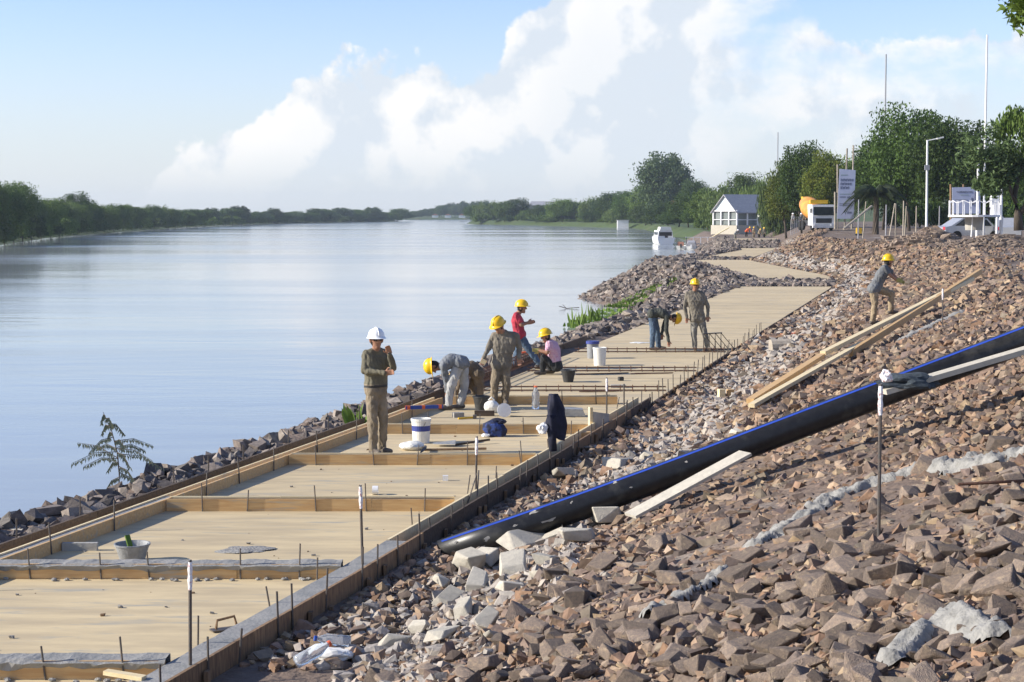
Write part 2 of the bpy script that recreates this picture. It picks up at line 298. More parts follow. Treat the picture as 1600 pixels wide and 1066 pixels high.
def grid_mesh(name, X, Y, Z, mats, mi=None):
    a, b = X.shape; me = bpy.data.meshes.new(name); me.vertices.add(a * b); me.vertices.foreach_set('co', np.stack([X, Y, Z], -1).ravel())
    i = np.arange(a * b).reshape(a, b); q = np.stack([i[:-1, :-1], i[:-1, 1:], i[1:, 1:], i[1:, :-1]], -1).reshape(-1, 4)
    me.loops.add(q.size); me.loops.foreach_set('vertex_index', q.ravel()); me.polygons.add(len(q)); me.polygons.foreach_set('loop_start', np.arange(0, q.size, 4)); me.polygons.foreach_set('loop_total', np.full(len(q), 4))
    for k in mats: me.materials.append(M[k])
    if mi is not None: me.polygons.foreach_set('material_index', mi)
    me.polygons.foreach_set('use_smooth', [True] * len(q)); me.update(); me.validate(); return link(name, me)
mi = ((YY[:-1, :-1] > 330) | ((SS[:-1, :-1] > 22) & (YY[:-1, :-1] > 100))).astype(int).ravel()
tag(grid_mesh('riverbank', XX, YY, ZZ, ['dirt', 'grassland'], mi), kind='structure')
# river
mb = MB(); mb.add([(-2500, -60, 0), (2500, -60, 0), (2500, 2500, 0), (-2500, 2500, 0)], [(0, 1, 2, 3)]); tag(mb.build('river', 'water'), kind='structure')
# far shores
def shore(name, pts, out, z=1.2):
    X = []; Y = []; Z = []
    for (x, y) in pts:
        rowx = []; rowy = []; rowz = []
        for k, (o, zz) in enumerate(((0, -.6), (3, .3), (8, z), (60, z + .6), (1200, z + 2))): rowx.append(x + out[0] * o); rowy.append(y + out[1] * o); rowz.append(zz)
        X.append(rowx); Y.append(rowy); Z.append(rowz)
    return tag(grid_mesh(name, np.array(X), np.array(Y), np.array(Z), ['grassland']), kind='structure')
LS = [(-74, 200), (-79, 268), (-95, 362), (-106, 480), (-115, 613), (-118, 720), (-116, 830), (-95, 960), (-68, 1080), (-75, 1120), (-400, 1150)]
shore('far_bank', LS, (-1, 0))
FS = [(-700, 1330), (-200, 1345), (-79, 1344), (-26, 1400), (100, 1420), (600, 1400)]
shore('far_bank', FS, (0, 1))

# ------------------------------------------------------------------ walkway: slabs
walk = empty('walkway'); tag(walk, kind='structure')
def slab(y0, y1, fl, fr, zt=ZP):
    mb = MB(); g = .024
    a0, a1, b0, b1 = fl(y0 + g), fl(y1 - g), fr(y0 + g), fr(y1 - g); T = .16
    n = 4; 
    mb.prism([(a0, y0 + g, zt - T), (b0, y0 + g, zt - T), (b1, y1 - g, zt - T), (a1, y1 - g, zt - T)], (0, 0, T)); return mb.build('concrete_slab', 'slab', walk)
NEARJ = [5.4, 9.0, 12.72, 16.25, 19.97, 23.65, 27.02, 31.2]
for a, b in zip(NEARJ[:-1], NEARJ[1:]): slab(a, b, lambda y: float(xl(y)) - .02, lambda y: float(xr(y)) - .24)
js = [31.2, 33.6, 36.0] + list(np.arange(38.5, 81, 2.62)) + [81.3]
for a, b in zip(js[:-1], js[1:]): slab(a, b, lambda y: float(xl(y)), lambda y: float(xr(y)) - .05)
for (q0, q1, step) in ((89, 127.9, 3.5), (133.4, 170.3, 4.1), (217, 235.5, 4.6)):
    k = round((q1 - q0) / step); e = np.linspace(q0, q1, k + 1)
    for a, b in zip(e[:-1], e[1:]): slab(a, b, lambda y: float(xl(y)), lambda y: float(xr(y)) - .05)
# formwork ---------------------------------------------------------
def along(fx, y0, y1, off, z0, z1, th, name, mat, parent, seg=4.0, jit=.006):
    y = y0
    while y < y1 - .05:
        e = min(y + seg * random.uniform(.85, 1.1), y1); xa, xb = float(fx(y)) + off, float(fx(e - .008)) + off
        mb = MB(); dz = random.uniform(-jit, jit); mb.prism([(xa - th / 2, y, z0), (xa + th / 2, y, z0), (xa + th / 2, y, z1 + dz), (xa - th / 2, y, z1 + dz)], (xb - xa, e - .008 - y, 0)); mb.build(name, random.choice(mat) if isinstance(mat, list) else mat, parent); y = e
fR = empty('kerb_formwork', (float(xr(18)), 18, 1.4)); fR['label'] = 'long kerb formwork with dark outer boards and stakes beside the rubble slope'; fR['category'] = 'formwork'; fR['group'] = 'kerb formwork'
fR.location = (0, 0, 0)
along(xr, 7, 31.0, -.02, 1.30, 1.885, .03, 'outer_board', ['oldwood', 'stakewood', 'stakewood'], fR, 2.4)
along(xr, 31.0, 81.2, -.02, 1.30, 1.77, .03, 'outer_board', 'oldwood', fR)
along(xr, 17.4, 31.0, -.245, 1.735, 1.89, .03, 'inner_board', 'pinepale', fR)
def strip(fx, y0, y1, o0, o1, z0, z1, name, mat, parent, n=40):
    mb = MB(); yy = np.linspace(y0, y1, n); top = []
    v = []; f = []
    for i, y in enumerate(yy):
        j = mnoise.noise(Vector((y * 3, o0, 1))) * .012
        for o, z in ((o0, z0), (o0, z1 + j), (o1, z1 - j), (o1, z0)): v.append((float(fx(y)) + o, y, z))
    for i in range(n - 1):
        for k in range(3): f.append((i * 4 + k, i * 4 + k + 1, i * 4 + 4 + k + 1, i * 4 + 4 + k))
    f += [(0, 1, 2, 3), tuple(4 * (n - 1) + k for k in (3, 2, 1, 0))]
    mb.add(v, f); return mb.build(name, mat, parent)
strip(xr, 7, 17.4, -.26, -.036, 1.6, 1.872, 'fresh_concrete', 'wetcrete', fR)
strip(xr, 17.42, 31, -.226, -.04, 1.5, 1.70, 'gravel_bed', 'crust', fR)
for i, y in enumerate(np.arange(8.0, 46, .42)):                    # wooden pegs and rebar pins against the outer boards
    y = float(y) + random.uniform(-.12, .12); x = float(xr(y)); h = random.uniform(.28, .42)
    if i % 3:
        mb = MB(); mb.box((x + .022, y, 1.30 + h / 2 + .08), (.035, random.uniform(.05, .10), h + .1)); mb.build('peg', 'stakewood', fR)
for i, y in enumerate(np.arange(9.5, 50, .62)):
    y = float(y) + random.uniform(-.2, .2); x = float(xr(y)); tl = random.uniform(-.05, .05); h = random.uniform(.1, .24)
    mb = MB(); mb.tube([(x + .012, y, 1.3), (x + .02 + tl, y + tl * .6, 1.88 + h)], .009, 6); mb.build('rebar_pin', 'steel', fR)
for i, y in enumerate((13.2, 14.6, 15.6, 18.4, 20.4, 21.6, 22.9, 24.4, 25.8, 27.4, 29.2)):
    x = float(xr(y)) - .30; mb = MB(); tl = random.uniform(-.06, .08); mb.tube([(x, y, 1.74), (x + tl, y, 1.99 + random.uniform(0, .1))], .008, 6); mb.build('rebar_pin', 'steel', fR)
fL = empty('kerb_formwork'); fL['label'] = 'kerb formwork of twin pine boards beside the water-side rocks'; fL['category'] = 'formwork'; fL['group'] = 'kerb formwork'
along(xl, 8, 31.0, -.035, 1.72, 1.885, .03, 'inner_board', 'pine', fL)
along(xl, 8, 31.0, -.185, 1.72, 1.885, .03, 'outer_board', 'pinepale', fL)
along(xl, 8, 47, -.50, 1.50, 1.87, .035, 'retaining_board', 'oldwood', fL)
strip(xl, 8, 20.2, -.168, -.052, 1.66, 1.868, 'fresh_concrete', 'wetcrete', fL)
strip(xl, 20.2, 31, -.168, -.052, 1.6, 1.77, 'gravel_bed', 'crust', fL)
strip(xl, 8, 31, -.48, -.205, 1.5, 1.71, 'gravel_bed', 'wetcrete', fL)
for y in (15.6, 17.3, 18.6, 20.9, 21.9, 23.0, 24.6, 26.2, 27.6, 29.0):
    x = float(xl(y)); mb = MB(); mb.tube([(x + .0, y, 1.7), (x + random.uniform(-.03, .05), y, 2.02 + random.uniform(0, .08))], .009, 6); mb.build('rebar_pin', 'steel', fL)
    mb = MB(); mb.tube([(x - .47, y + .4, 1.5), (x - .47, y + .4, 2.05)], .009, 6); mb.build('rebar_pin', 'steel', fL)
names = {12.59: 'crossbeam formwork filled with wet grey concrete beside a long offcut', 16.12: 'crossbeam formwork filled with wet grey concrete, trowel slab before it', 19.84: 'empty pine crossbeam formwork behind the mortar basin', 23.52: 'empty pine crossbeam formwork at the feet of the man in the white helmet', 26.89: 'empty pine crossbeam formwork behind the white paint bucket', 31.07: 'empty pine crossbeam formwork by the crouching workers'}
for k, (y, lab) in enumerate(names.items()):
    t = empty('crossbeam_formwork'); tag(t, lab, 'formwork', 'crossbeam formwork')
    x0, x1 = float(xl(y)) + .0, float(xr(y)) - .27
    if k == 5: x1 -= .35
    for j, dy in enumerate((0.015, .21)):
        x = x0; 
        while x < x1 - .05:
            e = min(x + random.uniform(1.2, 2.4), x1); mb = MB(); mb.box(((x + e) / 2, y + dy, ZP + .072 + random.uniform(-.004, .004)), (e - x - .006, .028, .14)); mb.build('board', 'pine' if j == 0 else 'pinepale', t); x = e
    if k < 2:
        mb = MB(); nx = 60; v = []; f = []
        for i in range(nx):
            x = x0 + (x1 - x0) * i / (nx - 1)
            for dy, z in ((-.006, .095 - .06 * max(0, mnoise.noise(Vector((x * 3.1, 7 * k, 2))) + .15)), (-.03, .128), (.02, .148), (.19, .15), (.20, 0)):
                j = mnoise.noise(Vector((x * 9, dy * 30, k))) * .014; v.append((x, y + dy + (j * 1.6 if dy < 0 else 0), ZP + z + (j if z else 0)))
        for i in range(nx - 1):
            for q in range(4):
                f.append((i * 5 + q, i * 5 + q + 1, i * 5 + 6 + q, i * 5 + 5 + q))
        mb.add(v, f); mb.build('fresh_concrete', 'wetcrete', t)
        for i in range(26): crumple((random.uniform(x0, x1), y - random.uniform(.03, .10), ZP), (.06, .05, .03), i + k * 40, 'crust', 'mortar_crumb', t, n=1)
    else:
        mb = MB(); mb.box(((x0 + x1) / 2, y + .11, ZP + .09), (x1 - x0 - .02, .012, .012)); mb.box(((x0 + x1) / 2, y + .15, ZP + .12), (x1 - x0 - .02, .012, .012)); mb.build('rebar', 'rust', t)
        for i in range(int((x1 - x0) / .1)): pass
    for i in range(5):
        x = x0 + (x1 - x0) * (i + .5 + random.uniform(-.25, .25)) / 5; mb = MB(); tl = random.uniform(-.03, .03); mb.tube([(x, y - .008, ZP - .02), (x + tl, y - .008, ZP + .30 + random.uniform(-.06, .06))], .008, 6); mb.build('rebar_pin', 'steel', t)
# rebar ladders lying across the finished slabs
for py, lab in ((612, 'rebar ladder lying across slabs by the water bottle'), (581, 'rebar ladder lying across slabs behind the squatting worker'), (551, 'rebar ladder lying across slabs at the feet of two workers')):
    y = on(1000, py, ZP).y; x0, x1 = float(xl(y)) + .05, float(xr(y)) - .1; mb = MB()
    for dz, dy in ((.02, 0), (.09, .0), (.02, .12), (.09, .12)): mb.tube([(x0, y + dy, ZP + dz), ((x0 + x1) / 2, y + dy + .02, ZP + dz), (x1, y + dy, ZP + dz)], .008, 5)
    t = tag(mb.build('rebar_ladder', 'rust'), lab, 'rebar', 'rebar ladders')
    for x in np.arange(x0 + .1, x1, .24):
        mb = MB(); mb.tube([(x, y - .01, ZP + .0), (x, y - .01, ZP + .12), (x, y + .13, ZP + .12), (x, y + .13, ZP + .0)], .006, 5); mb.build('stirrup', 'rust', t)
# ------------------------------------------------------------------ rubble
def hull(seed, n):
    r = random.Random(seed); bm = bmesh.new(); ax = (1, r.uniform(.6, .95), r.uniform(.42, .8)); sh = (r.uniform(-.3, .3), r.uniform(-.3, .3))
    pts = [Vector((i, j, k)) * r.uniform(.55, 1.0) + Vector([r.uniform(-.22, .22) for _ in range(3)]) for i in (-1, 1) for j in (-1, 1) for k in (-1, 1)]
    for i in range(max(0, n - 8)): p = Vector([r.uniform(-1, 1) for _ in range(3)]); pts.append(p / max(abs(c) for c in p) * r.uniform(.75, .98))
    for p in pts: bm.verts.new(((p.x + sh[0] * p.z) * ax[0] * .5, (p.y + sh[1] * p.z) * ax[1] * .5, p.z * ax[2] * .5))
    res = bmesh.ops.convex_hull(bm, input=bm.verts); bmesh.ops.delete(bm, geom=[g for g in bm.verts if not g.link_faces], context='VERTS')
    bmesh.ops.triangulate(bm, faces=bm.faces); bm.verts.ensure_lookup_table(); bm.verts.index_update()
    v = np.array([q.co[:] for q in bm.verts]); f = np.array([[q.index for q in fc_.verts] for fc_ in bm.faces]); bm.free(); return v, f
TEMPL = [hull(i, random.Random(i).randint(8, 10)) for i in range(20)]
def big_mesh(k, mat):
    v, f = hull(900 + k, 14); bm = bmesh.new(); vs = [bm.verts.new(p) for p in v]; [bm.faces.new([vs[i] for i in q]) for q in f]
    bmesh.ops.bevel(bm, geom=list(bm.edges), offset=.022, segments=1, affect='EDGES')
    bmesh.ops.recalc_face_normals(bm, faces=bm.faces); me = bpy.data.meshes.new('rock'); bm.to_mesh(me); bm.free(); me.materials.append(M[mat]); return me
def rand_rot(n):
    q = rng.normal(size=(n, 4)); q /= np.linalg.norm(q, axis=1)[:, None]; a, b, c, d = q.T
    return np.stack([1 - 2 * (c * c + d * d), 2 * (b * c - a * d), 2 * (b * d + a * c), 2 * (b * c + a * d), 1 - 2 * (b * b + d * d), 2 * (c * d - a * b), 2 * (b * d - a * c), 2 * (c * d + a * b), 1 - 2 * (b * b + c * c)], -1).reshape(n, 3, 3)
def scatter(side, y0, y1, a0, a1, D, k):
    area = (y1 - y0) * (a1 - a0); n = int(area * k / D ** 2); y = rng.uniform(y0, y1, n); a = rng.uniform(a0, a1, n)
    x = xr(y) + a / .968 if side == 'r' else xl(y) - a / .968
    size = np.minimum(D * np.exp(rng.normal(0, .42, n)), D * 2.1); return np.stack([x, y, size], -1)
RIGHT = np.concatenate([scatter('r', 5.5, 13, 1, 10.5, .078, 1.15), scatter('r', 13, 22, .04, 8.2, .082, 1.25), scatter('r', 22, 40, .04, 7.6, .105, 1.25), scatter('r', 40, 62, .04, 7.0, .15, 1.25), scatter('r', 62, 90, .04, 6.8, .19, 1.2), scatter('r', 88, 200, .1, 4.7, .2, 1.1),
    scatter('r', 5.5, 14, 1, 9, .045, .55), scatter('r', 14, 26, .04, 8, .05, .4), scatter('r', 30, 90, 6, 12, .13, .07), scatter('r', 5.5, 15, 2, 9, .165, .18)])
LEFT = np.concatenate([scatter('l', 8, 24, .56, 3.0, .14, 1.2), scatter('l', 24, 50, .56, 3.2, .15, 1.2), scatter('l', 50, 90, .05, 5, .19, 1.15), scatter('l', 84, 134, .05, 9.5, .24, 1.15), scatter('l', 130, 240, .05, 4, .3, 1.1)])
GAP = []
for (q0, q1) in ((81.6, 88.6), (128.2, 133.2), (171, 216.5)):
    y = rng.uniform(q0, q1, int((q1 - q0) * 5 / .05)); x = xl(y) + rng.uniform(0, 1, len(y)) * (xr(y) - xl(y)); GAP.append(np.stack([x, y, .22 * np.exp(rng.normal(0, .35, len(y)))], -1))
LEFT = np.concatenate([LEFT] + GAP)
def inframe(a, m=420):
    px = 800 + a[:, 0] / a[:, 1] * F; return a[(px > -m) & (px < 1600 + m)]
PALL = np.array([[.20, .155, .125], [.17, .14, .125], [.24, .19, .15], [.12, .105, .10], [.20, .14, .10], [.27, .22, .17], [.15, .125, .12], [.22, .16, .125], [.10, .085, .08], [.18, .165, .14], [.30, .25, .18], [.27, .23, .19]]) * np.array([1.07, .95, .84])
def place(a):
    z = ground(a[:, 0], a[:, 1]) + a[:, 2] * .14; z += np.array([mnoise.noise(Vector((x * .9, y * .9, 0))) * .07 for x, y in a[:, :2]])
    return z
def rubble(a, name, label_kind=True, grey=0.0):
    z = place(a); n = len(a); tid = rng.integers(0, len(TEMPL), n); rot = rand_rot(n); col = PALL[rng.integers(0, len(PALL), n)] * rng.uniform(.72, 1.28, (n, 1))
    # lime-dusted, paler and greyer stones along the foot of the slope
    s = (a[:, 0] - xr(a[:, 1])) * .968; pale = ((s > .2) & (s < 2.8) & (rng.random(n) < .75 * np.exp(-((s - 1.25) / .75) ** 2)))[:, None]
    col = np.where(pale, col * .35 + np.array([.40, .375, .34]) * .65, col); col = col * (1 - grey) + np.mean(col, axis=1, keepdims=True) * grey * np.array([1.0, .98, .97])
    V = []; Fc = []; C = []; k = 0
    for t, (tv, tf) in enumerate(TEMPL):
        ix = np.nonzero(tid == t)[0]
        if not len(ix): continue
        v = np.einsum('nij,vj->nvi', rot[ix], tv) * a[ix, 2][:, None, None]; v[:, :, 2] *= .8
        v += np.stack([a[ix, 0], a[ix, 1], z[ix]], -1)[:, None, :]; V.append(v.reshape(-1, 3))
        off = (np.arange(len(ix)) * len(tv) + k)[:, None, None]; Fc.append((tf[None] + off).reshape(-1, 3)); C.append(np.repeat(col[ix], len(tv), axis=0)); k += len(ix) * len(tv)
    V = np.concatenate(V); Fc = np.concatenate(Fc); C = np.concatenate(C); me = bpy.data.meshes.new(name); me.vertices.add(len(V)); me.vertices.foreach_set('co', V.ravel())
    me.loops.add(Fc.size); me.loops.foreach_set('vertex_index', Fc.ravel().astype(np.int32)); me.polygons.add(len(Fc)); me.polygons.foreach_set('loop_start', np.arange(0, Fc.size, 3)); me.polygons.foreach_set('loop_total', np.full(len(Fc), 3))
    at_ = me.attributes.new('stone', 'FLOAT_COLOR', 'POINT'); at_.data.foreach_set('color', np.concatenate([C, np.ones((len(C), 1))], 1).ravel().astype(np.float32))
    me.materials.append(M['rubble']); me.update(); me.shade_flat(); return tag(link(name, me), kind='stuff')
RIGHT = inframe(RIGHT); LEFT = inframe(LEFT)
# keep stones off the walkway edge boards
RIGHT = RIGHT[(RIGHT[:, 0] - xr(RIGHT[:, 1])) * .968 > RIGHT[:, 2] * .45 + .02]
# the 270 stones that show largest become individuals
px = 800 + RIGHT[:, 0] / RIGHT[:, 1] * F; zz = place(RIGHT); py = 333 + (CAMZ - zz) / RIGHT[:, 1] * F
vis = (px > -20) & (px < 1620) & (py < 1085); score = np.where(vis, RIGHT[:, 2] / RIGHT[:, 1], 0); order = np.argsort(-score)[:270]
BIG = RIGHT[order]; RIGHT = np.delete(RIGHT, order, axis=0)
bigm = [big_mesh(i, 'rock') for i in range(14)]
zb = place(BIG)
for i, (x, y, d) in enumerate(BIG):
    o = link('rock', bigm[i % 14]); d2 = min(d, .22); o.location = (x, y, zb[i] + .02); o.scale = (d2 * random.uniform(.95, 1.25), d2, d2 * random.uniform(.7, 1)); o.rotation_euler = (random.uniform(-.5, .5), random.uniform(-.5, .5), random.uniform(0, 6.28))
    tag(o, 'large angular brown-grey rock in the loose rubble of the embankment slope', 'rock', 'large rocks of the embankment slope')
rubble(RIGHT, 'rock_rubble'); rubble(LEFT, 'rock_rubble', grey=.55)
# pale limestone blocks along the pipe and by the water
limem = [big_mesh(50 + i, 'limestone') for i in range(6)]
for i, (px_, py_, w_) in enumerate([(735, 888, 60), (820, 857, 62), (880, 822, 50), (905, 850, 60), (868, 845, 40), (950, 815, 62), (974, 795, 36), (800, 893, 56), (690, 912, 40), (760, 975, 60), (745, 920, 55), (800, 922, 40), (725, 958, 45), (690, 1000, 46), (655, 985, 40), (845, 902, 40), (770, 1000, 38), (960, 735, 45), (620, 1010, 44), (700, 940, 38), (1010, 690, 30), (1150, 640, 24), (880, 745, 40), (760, 880, 50), (850, 880, 36)]):
    d = 9; 
    for k in range(60):
        q = at(px_, py_, d)
        if q.z <= gz(q.x, q.y) + .05: break
        d += .25
    o = link('limestone_block', limem[i % 6]); w2 = w_ * d / F * 1.0; o.location = (q.x, q.y, gz(q.x, q.y) + w2 * .3); o.scale = (w2 * 1.05, w2 * .95, w2 * .8); o.rotation_euler = (random.uniform(-.4, .4), random.uniform(-.4, .4), random.uniform(0, 6))
    tag(o, 'pale cream limestone block lying among the rubble near the black pipe', 'stone block', 'pale limestone blocks by the pipe')
o = link('limestone_block', limem[1]); q = on(12, 832, 1.72); o.location = q; o.scale = (.32, .26, .26); tag(o, 'white stone lying on the dark rocks at the water side of the kerb', 'stone block')
# spilled cement crusts on the slope
def hit(px_, py_, d0=6, lift=0):
    r = ray(px_, py_); d = d0 * 1.004 ** np.arange(0, 1060); x = r.x / r.y * d; z = CAMZ + r.z / r.y * d
    k = np.nonzero(z <= ground(x, d) + lift)[0]; k = int(k[0]) if len(k) else len(d) - 1; return Vector((x[k], d[k], z[k]))
def spill(pts, lab, seed, wpx):
    W = [hit(*p) for p in pts]; P2 = np.array([[q.x, q.y] for q in W]); wid = np.array([wpx * q.y / F * 1.9 for q in W]); st = max(.022, W[0].y * .0016)
    x0, y0 = P2.min(0) - wid.max() * 1.6; x1, y1 = P2.max(0) + wid.max() * 1.6; gx = np.arange(x0, x1, st); gy = np.arange(y0, y1, st * 1.3); X, Y = np.meshgrid(gx, gy, indexing='ij'); best = np.full(X.shape, 1e9)
    for k in range(len(P2) - 1):
        a, b = P2[k], P2[k + 1]; ab = b - a; t_ = np.clip(((X - a[0]) * ab[0] + (Y - a[1]) * ab[1]) / (ab @ ab), 0, 1); d_ = np.hypot(X - a[0] - t_ * ab[0], Y - a[1] - t_ * ab[1]) / (wid[k] + (wid[k + 1] - wid[k]) * t_); best = np.minimum(best, d_)
    Z = ground(X, Y); mb = MB(); idx = -np.ones(X.shape, int); H = np.zeros(X.shape)
    for i_, j_ in zip(*np.nonzero(best < 2.2)):
        p = Vector((X[i_, j_], Y[i_, j_], seed)); n_ = mnoise.noise(p * 3.2) * .75 + mnoise.noise(p * 9) * .45; H[i_, j_] = 1 - best[i_, j_] * (1 - .75 * n_)
        if H[i_, j_] > 0:
            lump = .012 + .085 * min(H[i_, j_] * 2, 1) + .05 * mnoise.noise(p * 7) + .035 * mnoise.noise(p * 17) + .02 * mnoise.noise(p * 37) + .07 * mnoise.noise(Vector((p.x * .9, p.y * .9, 0))); idx[i_, j_] = len(mb.v); mb.v.append((p.x, p.y, Z[i_, j_] + lump))
    a_, b_, c_, d_ = idx[:-1, :-1], idx[1:, :-1], idx[1:, 1:], idx[:-1, 1:]; ok = (a_ >= 0) & (b_ >= 0) & (c_ >= 0) & (d_ >= 0); fs = np.stack([a_[ok], b_[ok], c_[ok], d_[ok]], -1)
    # keep the one connected sheet
    par = list(range(len(mb.v)))
    def find(u):
        while par[u] != u: par[u] = par[par[u]]; u = par[u]
        return u
    for q_ in fs.tolist():
        r0_ = find(q_[0])
        for u in q_[1:]: par[find(u)] = r0_
    roots = [find(int(q_[0])) for q_ in fs]; big = max(set(roots), key=roots.count); fs = [tuple(q_) for q_, r_ in zip(fs.tolist(), roots) if r_ == big]
    used = sorted({u for q_ in fs for u in q_}); mp2 = {u: k for k, u in enumerate(used)}; mb2 = MB(); mb2.add([mb.v[u] for u in used], [tuple(mp2[u] for u in q_) for q_ in fs])
    return tag(mb2.build('cement_spill', 'crust2', None, True), lab, 'cement')
pm('crust2', (.33, .32, .295), (.22, .215, .20), 14, .95, .8, 50, bdist=.015)
spill([(1180, 858), (1240, 825), (1300, 790), (1370, 765), (1440, 745), (1540, 735), (1600, 720)], 'long grey crust of spilled cement across the rubble behind the taped rod', 1, 15)
spill([(1390, 1045), (1430, 1010), (1480, 985), (1540, 1000)], 'broad grey crust of spilled cement among brown rocks', 2, 20)
spill([(1010, 975), (1060, 950), (1110, 925), (1130, 905)], 'small whitish cement crust on the brown rubble', 3, 10)
spill([(1400, 540), (1420, 530), (1440, 521), (1460, 511), (1480, 501), (1500, 491)], 'whitish cement streak on the slope beside the long timbers', 4, 7)
# ------------------------------------------------------------------ black pipe and timbers on the slope
A = at(690, 866, 17.6); B = at(1640, 508, 18.3); dirv = (B - A).normalized(); B2 = B + dirv * 2.2
t = empty('drain_pipe'); tag(t, 'thick black plastic pipe with blue stripe running down the rubble slope', 'pipe')
rad = .145
def pipe_ring(c, r, n=40):
    q = dirv.to_track_quat('X', 'Z').to_matrix(); return [c + q @ Vector((0, r * math.cos(2 * math.pi * k / n), r * math.sin(2 * math.pi * k / n))) for k in range(n)]
mb = MB(); n = 40; sag = lambda k: A + (B2 - A) * k - Vector((0, 0, .07 * math.sin(math.pi * k) + .012 * math.sin(9 * k)))
rings = [(sag(k / 12), rad) for k in range(13)] + [(sag(k / 12), rad - .018) for k in range(12, -1, -1)]
v = []; f = []
for c, r in rings: v += pipe_ring(c, r)
for i in range(len(rings)):
    j = (i + 1) % len(rings)
    for k in range(n): f.append((i * n + k, i * n + (k + 1) % n, j * n + (k + 1) % n, j * n + k))
mb.add(v, f); mb.build('pipe_wall', 'pipe', t, True)
mb = MB(); q = dirv.to_track_quat('X', 'Z').to_matrix()
for a_ in (0, 3.0):     # coextruded stripes (the camera-side one shows)
    v = []
    for kk in range(13):
        c = sag(max(kk / 12, .005))
        for k in range(6): th = math.radians(64) + k * .045 + a_; v.append(c + q @ Vector((0, -(rad + .0025) * math.cos(th), (rad + .0025) * math.sin(th))))
    mb.add(v, [(i * 6 + k, i * 6 + k + 1, i * 6 + 7 + k, i * 6 + 6 + k) for i in range(12) for k in range(5)])
mb.build('blue_stripe', 'bluestripe', t)
for kk, (u_, th0, w_, h_) in enumerate(((.02, 40, .05, .3), (.055, 10, .07, .5), (.09, 25, .04, .25), (.115, 55, .09, .45), (.13, 0, .12, .4), (.16, 40, .03, .3), (.215, 60, .05, .5), (.23, 15, .03, .2), (.30, 35, .04, .2), (.045, -15, .08, .4), (.075, -25, .06, .3))):     # splashes of dried mortar
    mb = MB(); v = []; K_ = 10
    for k in range(K_):
        a_ = 2 * math.pi * k / K_; rr_ = .55 + .55 * mnoise.noise(Vector((math.cos(a_) * 2.6, math.sin(a_) * 2.6, kk * 3.1))); th = math.radians(th0) + h_ * .5 * rr_ * math.sin(a_); v.append(sag(u_) + dirv * w_ * rr_ * math.cos(a_) + q @ Vector((0, -(rad + .004) * math.cos(th), (rad + .004) * math.sin(th))))
    mb.add(v, [tuple(range(K_))]); mb.build('mortar_splash', 'mortar', t)
mb = MB(); v = []
for c in (A - dirv * .12, A + dirv * .5):     # broken lower lip
    for k in range(9):
        th = -math.radians(20) - k * .26; v.append(c + q @ Vector((0, -(rad + .004) * math.cos(th), (rad + .004) * math.sin(th))))
mb.add(v, [(k, k + 1, 9 + k + 1, 9 + k) for k in range(8)]); mb.build('muddy_lip', 'mortar', t)
def plank(a, b, wd, ht, name, mat, lab, cat='plank', grp=None):
    mb = MB(); mb.beam(a, b, wd, ht); return tag(mb.build(name, mat), lab, cat, grp)
a = hit(1172, 627, 20, .20); b = hit(1284, 556, 20, .30); c = at(1519, 436, 41.0)
plank(a, b, .12, .08, 'timber_plank', 'pine', 'orange pine timber lying low on the slope, foot near the walkway')
plank(b + Vector((.02, .02, .04)), c, .11, .08, 'timber_plank', 'pinepale', 'long pale sunlit timber running up the slope past the climbing worker')
plank(hit(1174, 634, 20, .16), hit(1345, 537, 20, .22), .10, .06, 'timber_plank', 'pinepale', 'shorter pine timber lying along the underside of the low orange one')
plank(hit(1330, 552, 20, .15), at(1532, 424, 42.0), .08, .13, 'timber_plank', 'pine', 'brown timber on edge beneath the long pale timber')
plank(at(985, 806, 16.9), at(1165, 708, 17.5), .22, .03, 'plank', 'limestone', 'whitewashed board lying under the black pipe')
plank(at(1380, 612, 16.2), at(1640, 536, 16.6), .15, .05, 'plank', 'limestone', 'dusty pale board lying beside the upper part of the black pipe')
mb = MB(); q = hit(1240, 700); mb.prism([at(1202, 700, q.y), at(1240, 680, q.y), at(1262, 684, q.y), at(1228, 712, q.y)], (.1, .25, -.02)); tag(mb.build('wood_offcut', 'pinepale'), 'split pine offcut wedged under the black pipe', 'wood')
mb = MB(); q = hit(1127, 626, 20, .02); mb.box(q + Vector((0, 0, .09)), (.11, .13, .24), .2); mb2 = MB(); mb2.box(q + Vector((.17, .05, .09)), (.12, .13, .22), .1)
tag(mb.build('timber_block', 'pinepale'), 'pine block standing upright in rubble, nearer the walkway kerb of the pair', 'wood block'); tag(mb2.build('timber_block', 'pine'), 'pine block standing in the rubble beside its paler twin', 'wood block')
q = hit(1218, 552); mb = MB(); mb.tube([q + Vector((-.22, 0, .14)), q + Vector((.25, .05, .16))], [.2, .19], 14); tag(mb.build('log', 'driftpost'), 'short thick grey log lying at the foot of the slope', 'log')
# jacket on the board
q = at(1408, 606, 16.3); tag(crumple((q.x + .05, q.y - .03, q.z + .0), (.52, .35, .16), 5, 'greyjacket', 'jacket', amp=.5), 'dark grey jacket dropped on the pale board beside the pipe', 'jacket')
q = at(1385, 597, 15.6); tag(crumple((q.x, q.y, q.z), (.10, .10, .12), 6, 'tape', 'plastic_wrapper', amp=.5), 'crumpled white and red wrapper on top of the iron rod', 'wrapper')
